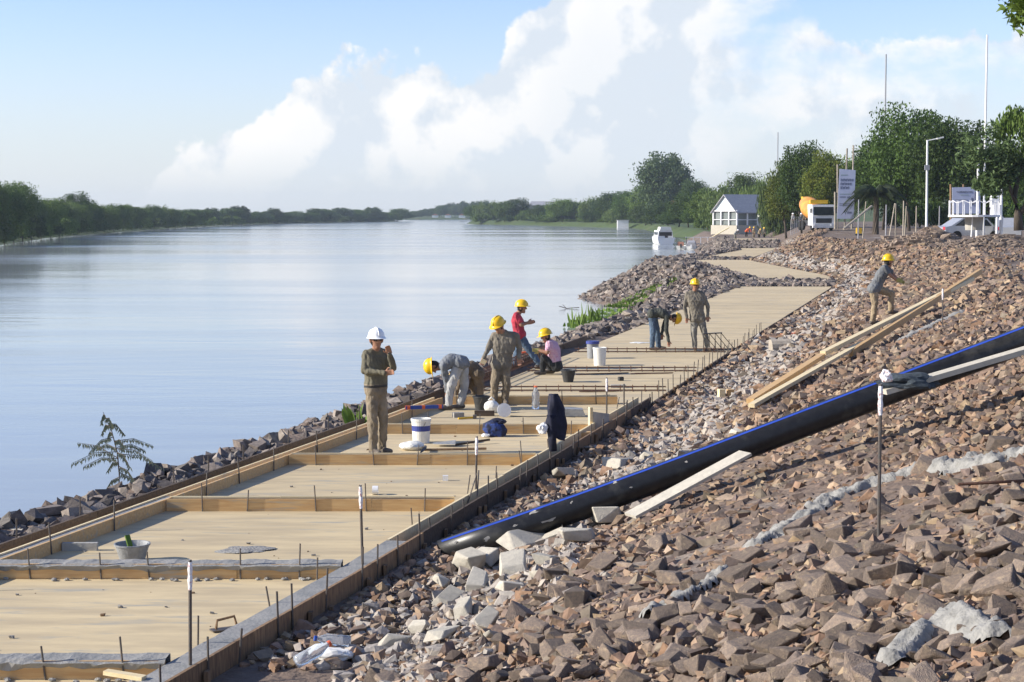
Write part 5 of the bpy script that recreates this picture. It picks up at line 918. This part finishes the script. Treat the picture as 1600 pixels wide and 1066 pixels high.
# ------------------------------------------------------------------ boats
def loft(mb, secs, mi=0):
    n = len(secs[0]); v = [p for s in secs for p in s]; mb.add(v, [(i * n + k, i * n + k + 1, (i + 1) * n + k + 1, (i + 1) * n + k) for i in range(len(secs) - 1) for k in range(n - 1)] + [tuple(range(n)), tuple(range((len(secs) - 1) * n, len(secs) * n))], mi)
t = empty('motor_yacht', (at(1041, 382, 287).x, 287, -.05), R(6)); tag(t, 'white cabin cruiser with dark windows moored off the bank', 'boat')
mb = MB(); secs = []
for y_, w_, b_ in ((0, 1.45, .0), (2.5, 1.55, -.1), (5, 1.45, -.1), (7.5, .95, 0), (9.2, .15, .3)): secs.append([(-w_, y_, 1.15 + y_ * .03), (-w_ * .9, y_, .3), (-w_ * .5, y_, -.2 + b_), (w_ * .5, y_, -.2 + b_), (w_ * .9, y_, .3), (w_, y_, 1.15 + y_ * .03)])
loft(mb, secs); mb.build('hull', 'white', t); mb = MB(); secs = [[(-1.3 * k, y_, 1.1), (-1.12 * k, y_, 2.35), (1.12 * k, y_, 2.35), (1.3 * k, y_, 1.1)] for y_, k in ((.7, 1), (4.5, 1), (5.8, .8))]; loft(mb, secs); mb.build('cabin', 'white', t)
mb = MB(); mb.box((0, .68, 1.78), (2.15, .06, .62)); mb.box((-1.2, 2.6, 1.85), (.1, 3.0, .5)); mb.box((1.2, 2.6, 1.85), (.1, 3.0, .5)); mb.build('window', 'glass', t); mb = MB(); mb.box((.15, .64, 1.35), (.5, .06, .9)); mb.build('door', 'glass', t)
mb = MB(); secs = [[(-1.0 * k, y_, 2.35), (-.85 * k, y_, 2.95), (.85 * k, y_, 2.95), (1.0 * k, y_, 2.35)] for y_, k in ((.5, 1), (3.2, .9))]; loft(mb, secs); mb.build('flybridge', 'whitepl', t)
mb = MB(); [mb.tube([(s_ * .9, .6, 2.9), (s_ * .7, 1.2, 3.3), (s_ * .2, 1.2, 3.3)], .03, 5) for s_ in (-1, 1)]; mb.build('rail', 'steel', t)
def skiff(px_, py_, d, lab, cover):
    t = empty('motor_boat', (at(px_, py_, d).x, d, -.03), R(-8)); tag(t, lab, 'boat'); mb = MB(); secs = []
    for y_, w_ in ((0, .72), (1.8, .78), (3.4, .6), (4.6, .08)): secs.append([(-w_, y_, .55), (-w_ * .85, y_, .1), (0, y_, -.15), (w_ * .85, y_, .1), (w_, y_, .55)])
    loft(mb, secs); mb.build('hull', 'whitepl', t); mb = MB(); mb.box((0, -.18, .55), (.26, .3, .5)); mb.box((0, -.22, .05), (.1, .12, .7)); mb.build('outboard_motor', 'white' if cover else 'rubber', t)
    mb = MB()
    if cover: secs = [[(-.76 * k, y_, .5), (-.5 * k, y_, 1.35 * h_), (.5 * k, y_, 1.35 * h_), (.76 * k, y_, .5)] for y_, k, h_ in ((.1, 1, .8), (1.2, 1, 1), (2.6, .9, .85), (4.2, .3, .5))]; loft(mb, secs); mb.build('canvas_cover', 'canvas', t)
    else:
        mb.box((0, 1.6, 1.65), (1.5, 2.0, .06)); [mb.tube([(a_, b_, .5), (a_, b_, 1.65)], .02, 5) for a_ in (-.7, .7) for b_ in (.7, 2.5)]; mb.build('canopy', 'rubber', t); mb = MB(); mb.box((-.1, 1.0, .8), (.9, .5, .6)); mb.build('seat', 'brickwall', t)
skiff(1064, 390, 248, 'open motor boat with red seat moored beside the covered one', False); skiff(1080, 391, 244, 'small motor boat under a grey canvas cover', True)
t = empty('jetty', (at(1090, 385, 250).x, 250, 0)); tag(t, 'low white jetty rail behind the small boats', 'jetty'); mb = MB(); mb.box((1, 1, .75), (5.5, 1.2, .1)); mb.build('deck', 'concrete', t)
for x_ in np.linspace(-1.6, 3.6, 6): mb = MB(); mb.box((x_, .5, .75), (.1, .1, 2.0)); mb.build('post', 'white', t)
mb = MB(); mb.box((1, .5, 1.7), (5.4, .07, .08)); mb.build('rail', 'white', t)
mb = MB(); q = at(1112, 378, 262); mb.beam((q.x - 1.6, 262, .6), (q.x + 2.6, 262, 3.0), .9, .12); tag(mb.build('gangway', 'pinepale'), 'sloping gangway leading down from the pavilion', 'gangway')
# ------------------------------------------------------------------ mixer truck
q = at(1287, 360, 183); t = empty('mixer_truck', (q.x, 183, gz(q.x, 183) + .02), R(5)); tag(t, 'concrete mixer truck with white cab and orange drum on the bank road', 'truck')
mb = MB(); v = [(-1.2, 0, .55), (1.2, 0, .55), (1.2, 0, 1.5), (1.2, .25, 2.75), (-1.2, .25, 2.75), (-1.2, 0, 1.5)]; mb.prism(v[:1] + v[1:], (0, 1.9, 0)); cab = mb.build('cab', 'white', t)
mb = MB(); mb.prism([(-1.08, -.02, 1.62), (1.08, -.02, 1.62), (1.06, .2, 2.5), (-1.06, .2, 2.5)], (0, -.03, .0)); mb.build('windscreen', 'glass', cab); mb = MB(); mb.box((0, -.03, 1.05), (1.7, .06, .5)); mb.build('grille', 'rubber', cab); mb = MB(); mb.box((0, -.08, .5), (2.44, .3, .4)); mb.build('bumper', 'white', t)
for s_ in (-1, 1):
    mb = MB(); mb.box((s_ * .9, -.25, .62), (.38, .06, .2)); mb.build('headlight', 'helmetw', t); mb = MB(); mb.box((s_ * 1.36, .1, 2.1), (.16, .12, .5)); mb.build('mirror', 'rubber', t)
    for y_ in (.8, 4.6, 5.9): mb = MB(); mb.lathe([(0, -.15), (.42, -.15), (.5, -.1), (.5, .1), (.42, .15), (0, .15)], 20, c=(s_ * 1.02, y_, .5), mat=Matrix.Rotation(R(90), 3, 'Y')); mb.build('wheel', 'tyre', t)
mb = MB(); mb.box((0, 4.4, .9), (.9, 6.2, .3)); mb.build('chassis', 'rubber', t)
mb = MB(); mb.lathe([(0, -2.6), (.6, -2.6), (1.05, -1.2), (1.1, .2), (.85, 1.8), (.5, 2.6), (0, 2.6)], 24, c=(-.2, 4.6, 2.4), mat=Matrix.Rotation(R(-76), 3, 'X')); mb.build('drum', 'drumorange', t, True)
mb = MB(); mb.box((0, 2.2, 3.05), (1.9, .5, .4)); mb.build('water_tank', 'yellow', t); mb = MB(); mb.box((0, 7.2, 3.2), (1.0, .8, .9)); mb.build('hopper', 'yellow', t)
# ------------------------------------------------------------------ banners, lamp, flagpoles, deck
def pole(px_, ptop, pbot, d, r, mat, name, lab, cat, grp=None, lean=0):
    x = (px_ - 800) / F * d; g = gz(x, d); top_ = CAMZ + (333 - ptop) / F * d; mb = MB(); mb.tube([(x, d, g - .2), (x + lean, d, top_)], [r, r * .75], 8); return tag(mb.build(name, mat), lab, cat, grp)
t = empty('tall_banner', (at(1323, 345, 150).x, 150, gz(at(1323, 345, 150).x, 150))); tag(t, 'tall narrow printed site banner on rough wooden posts', 'banner'); zg = t.location.z
bx = lambda px_, py_, dy=0: Vector((at(px_, py_, 150).x - t.location.x, dy, at(px_, py_, 150).z - zg))
mb = MB(); mb.prism([bx(1308, 342), bx(1334, 342), bx(1337, 266), bx(1312, 264)], (0, .05, 0)); mb.build('panel', 'banner', t)
for a_, b_ in (((1309, 358), (1309, 257)), ((1320, 358), (1324, 232)), ((1331, 358), (1334, 227)), ((1305, 358), (1305, 300))): mb = MB(); mb.tube([bx(*a_, .12), bx(*b_, .12)], .075, 7); mb.build('post', 'driftpost', t)
rq = random.Random(3)
def bars(rows, parent, fn, mat, y=-.004):
    mb = MB()
    for (x0, x1, yt, hh, n_) in rows:
        ws = [rq.uniform(.6, 1.2) for _ in range(n_)]; tot = sum(ws); x = x0
        for w_ in ws:
            e = x + (x1 - x0) * w_ / tot; g_ = (e - x) * .16; a = fn(x, yt); b = fn(e - g_, yt + hh); cx = (a + b) / 2; W_, H_ = abs(b.x - a.x), abs(b.z - a.z)
            mb.box((cx.x - W_ * .38, y, cx.z), (W_ * .24, .006, H_)); mb.box((cx.x + W_ * .38, y, cx.z), (W_ * .24, .006, H_)); mb.box((cx.x, y - .001, cx.z + (H_ * .4 if rq.random() < .6 else 0)), (W_ * .5, .006, H_ * .22)); x = e
    mb.build('lettering', mat, parent)
bars([(1313.5, 1334, 279.5, 4.2, 9), (1313.2, 1331, 285.5, 4.2, 7), (1313, 1327, 291.5, 4.2, 6), (1312, 1322, 307, 2, 5), (1324, 1333, 307, 3.6, 4), (1311.5, 1332, 318, 1.2, 12), (1311.5, 1332, 320.6, 1.2, 12), (1324, 1331, 331, 3, 3)], t, bx, 'ink'); bars([(1314, 1325, 273, 1.6, 8), (1312, 1330, 303, 1.2, 8)], t, bx, 'inkgreen')
t2 = empty('wide_banner', (at(1508, 340, 120).x, 120, gz(at(1508, 340, 120).x, 120))); tag(t2, 'wide pale banner reading CORRIENTES behind the viewing deck', 'banner'); zg2 = t2.location.z; bx2 = lambda px_, py_, dy=0: Vector((at(px_, py_, 120).x - t2.location.x, dy, at(px_, py_, 120).z - zg2))
mb = MB(); mb.prism([bx2(1488, 334), bx2(1532, 334), bx2(1532, 292), bx2(1488, 293)], (0, .05, 0)); mb.build('panel', 'banner', t2)
for px_ in (1486, 1506, 1531): mb = MB(); mb.tube([bx2(px_, 350, .12), bx2(px_, 288, .12)], .07, 6); mb.build('post', 'stakewood', t2)
def text(s, c, h, parent, mat):
    cu_ = bpy.data.curves.new('t', 'FONT'); cu_.body = s; cu_.size = h; cu_.align_x = 'CENTER'; cu_.extrude = .004; o = link('t', cu_); dg = bpy.context.evaluated_depsgraph_get(); me = bpy.data.meshes.new_from_object(o.evaluated_get(dg)); bpy.data.objects.remove(o); me.materials.append(M[mat]); o = link('lettering', me, parent); o.location = c; o.rotation_euler = (R(90), 0, 0)
text('CORRIENTES', bx2(1507, 301.5, -.012), .19, t2, 'ink'); text('somos todos', bx2(1507, 305.5, -.012), .11, t2, 'inkgreen'); bars([(1492, 1512, 312, 1, 12), (1491, 1500, 315, 1, 6)], t2, bx2, 'ink', -.01)
mb = MB(); mb.tube([bx2(1524, 318, -.02), bx2(1524, 300, -.02)], [.16, .08], 8); mb.tube([bx2(1518, 320, -.02), bx2(1518, 309, -.02)], [.1, .05], 8); mb.build('printed_figure', 'ink', t2)
t = empty('street_lamp', (at(1448, 345, 118).x, 118, gz(at(1448, 345, 118).x, 118))); tag(t, 'white street lamp with single angled arm', 'street lamp'); zg = t.location.z; bl = lambda px_, py_: Vector((at(px_, py_, 118).x - t.location.x, 0, at(px_, py_, 118).z - zg))
mb = MB(); mb.tube([Vector((0, 0, -.2)), bl(1449, 219)], [.09, .06], 10); mb.build('pole', 'white', t); mb = MB(); mb.tube([bl(1449, 220), bl(1466, 216.5)], .035, 8); mb.build('arm', 'white', t); mb = MB(); mb.beam(bl(1464, 217), bl(1474, 214.5), .22, .10); mb.build('lamp_head', 'whitepl', t); mb = MB(); mb.box(bl(1448, 262) + Vector((0, -.1, 0)), (.34, .08, .34)); mb.build('box', 'canvas', t)
pole(1535, 58, 350, 105, .075, 'white', 'flagpole', 'tallest white flagpole on the viewing deck', 'flagpole'); pole(1525, 232, 350, 105, .085, 'white', 'flagpole', 'white flagpole at the banner side of the viewing deck', 'flagpole'); pole(1556, 250, 350, 106, .07, 'white', 'flagpole', 'white flagpole next to the tallest one, on its inland side', 'flagpole'); pole(1562, 290, 350, 104, .10, 'white', 'flagpole', 'short thick white pole on the viewing deck', 'flagpole')
pole(1379, 88, 340, 900, .5, 'canvas', 'radio_mast', 'tall thin radio mast far behind the park trees', 'mast'); pole(1213, 208, 335, 900, .35, 'canvas', 'radio_mast', 'shorter faint radio mast behind the pavilion trees', 'mast')
q = at(1522, 336, 103); t = empty('viewing_deck', (q.x, 103, q.z)); tag(t, 'round white railed viewing deck on a stub column', 'viewing deck')
mb = MB(); mb.lathe([(0, -.12), (1.5, -.12), (1.5, 0), (0, 0)], 30); mb.build('deck', 'white', t); mb = MB(); mb.lathe([(.5, -.9), (.55, -.12)], 20); mb.build('column', 'concrete', t)
for k in range(22): a_ = 2 * math.pi * k / 22; mb = MB(); mb.tube([(1.45 * math.cos(a_), 1.45 * math.sin(a_), 0), (1.45 * math.cos(a_), 1.45 * math.sin(a_), .85)], .025, 6); mb.build('baluster', 'white', t)
mb = MB(); mb.tube([(1.45 * math.cos(a_), 1.45 * math.sin(a_), .78 + .07 * math.cos(11 * a_)) for a_ in np.linspace(0, 2 * math.pi, 89)], .02, 5); mb.build('rail', 'white', t); mb = MB(); mb.box((1.3, 0, .3), (.5, .6, .6)); mb.box((1.2, 0, .9), (.45, .4, .9)); mb.build('pedestal', 'white', t)
for px_ in (1514, 1561): mb = MB(); p = at(px_, 340, 103); mb.tube([(p.x - t.location.x, -.6, -1.3), (p.x - t.location.x + .05, -.6, -.1)], .045, 6); mb.build('strut', 'white', t)
def car(px_, py_, d, mat, lab, rz, lights=None):
    x = (px_ - 800) / F * d; t = empty('parked_car', (x, d, gz(x, d)), rz); tag(t, lab, 'car'); mb = MB(); mb.prism([(-2.1, -.8, .3), (2.1, -.8, .3), (2.15, -.8, .75), (1.3, -.8, .9), (.8, -.8, 1.42), (-.9, -.8, 1.45), (-1.7, -.8, .95), (-2.1, -.8, .85)], (0, 1.6, 0)); mb.build('body', mat, t)
    mb = MB(); mb.prism([(-1.45, -.82, .95), (1.1, -.82, .93), (.72, -.82, 1.36), (-.85, -.82, 1.38)], (0, 1.64, 0)); mb.build('window', 'glass', t)
    for a_ in (-1.3, 1.3):
        for b_ in (-.75, .75): mb = MB(); mb.lathe([(0, -.1), (.31, -.1), (.31, .1), (0, .1)], 18, c=(a_, b_, .31), mat=Matrix.Rotation(R(90), 3, 'X')); mb.build('wheel', 'tyre', t)
    for b_ in (-.6, .6): mb = MB(); mb.box((-2.11, b_, .78), (.05, .3, .2)); mb.build('tail_light', 'red', t)
car(1515, 350, 114, 'carsilver', 'silver car parked beneath the viewing deck', R(10)); car(1573, 352, 112, 'carsilver', 'grey car with red tail light parked by the leaning tree', R(75))
for i, (px_, tp, bt, ln) in enumerate(((1383, 320, 358, 0), (1410, 314, 356, 0), (1412, 322, 362, .1), (1430, 322, 352, 0), (1340, 312, 360, 0), (1347, 315, 358, .2), (1388, 318, 355, .4), (1398, 318, 352, 0), (1466, 322, 350, 0))):
    pole(px_, tp, bt, 112 + i * 3, .05, 'driftpost' if i % 4 else 'canvas', 'fence_post', 'rough upright post of the park edge', 'post', 'rough posts along the park edge', ln)
mb = MB(); mb.tube([at(1318, 358, 115), at(1362, 322, 117)], .07, 7); tag(mb.build('pole', 'driftpost'), 'rough pole leaning against a post by the palm', 'pole')
q = at(1342, 354, 140); t = empty('compactor', (q.x, 140, gz(q.x, 140))); tag(t, 'small yellow compactor at the foot of the tall banner', 'machine'); mb = MB(); mb.box((0, 0, .1), (.6, .4, .14)); mb.build('base_plate', 'rubber', t); mb = MB(); mb.box((0, 0, .42), (.42, .34, .46)); mb.build('engine', 'yellow', t); mb = MB(); mb.tube([(.2, 0, .3), (.6, 0, .95), (.6, .2, .95)], .025, 6); mb.build('handle', 'steel', t)
# rubble heaps on the bank top
def heap(px_, d, w_, h_, lab, mat='dirt', n=900, stone=.2):
    x = (px_ - 800) / F * d; z0 = gz(x, d); mb = MB(); g = []; K_ = 28
    for i in range(12):
        for k in range(K_): r_ = i / 11; a_ = 2 * math.pi * k / K_; g.append((x + w_ * r_ * math.cos(a_), d + w_ * .6 * r_ * math.sin(a_), z0 - .1 + h_ * (1 - r_) ** .8 * (1 + .35 * mnoise.noise(Vector((math.cos(a_) * 2, math.sin(a_) * 2, r_ * 3 + px_))))))
    mb.add(g, [(i * K_ + k, i * K_ + (k + 1) % K_, (i + 1) * K_ + (k + 1) % K_, (i + 1) * K_ + k) for i in range(11) for k in range(K_)]); t = tag(mb.build('rubble_heap', mat), lab, 'rubble heap')
    r = np.random.default_rng(px_); V = []; Fq = []; kk = 0
    for i in range(n):
        rr_ = math.sqrt(r.random()); a_ = r.random() * 6.28; tv, tf = TEMPL[i % 20]; s_ = stone * math.exp(r.normal() * .4); p = np.array([x + w_ * rr_ * math.cos(a_), d + w_ * .6 * rr_ * math.sin(a_), z0 - .1 + h_ * (1 - rr_) ** .8]); V.append(tv * s_ + p); Fq.append(tf + kk); kk += len(tv)
    me = bpy.data.meshes.new('stones'); me.from_pydata(np.concatenate(V).tolist(), [], np.concatenate(Fq).tolist()); me.materials.append(M['rock']); o = link('stones', me, t); o['kind'] = 'stuff'
heap(1455, 98, 2.6, 1.1, 'brown rubble heap at the foot of the street lamp'); heap(1560, 92, 4.0, .75, 'long low rubble heap below the viewing deck'); heap(1400, 104, 1.8, .5, 'small rubble heap below the rough posts')
# ------------------------------------------------------------------ haze over the river
HAZE = 0.00016
if HAZE:
    mb = MB(); mb.box((0, 1230, 15.5), (5060, 2620, 35)); o = mb.build('haze', 'white'); o.data.materials.clear()
    m = bpy.data.materials.new('haze'); m.use_nodes = True; t = m.node_tree; t.nodes.clear(); pv = t.nodes.new('ShaderNodeVolumePrincipled'); pv.inputs['Color'].default_value = (.74, .87, 1, 1); pv.inputs['Density'].default_value = HAZE; pv.inputs['Anisotropy'].default_value = .2
    ot = t.nodes.new('ShaderNodeOutputMaterial'); t.links.new(pv.outputs[0], ot.inputs['Volume']); o.data.materials.append(m); tag(o, kind='stuff')
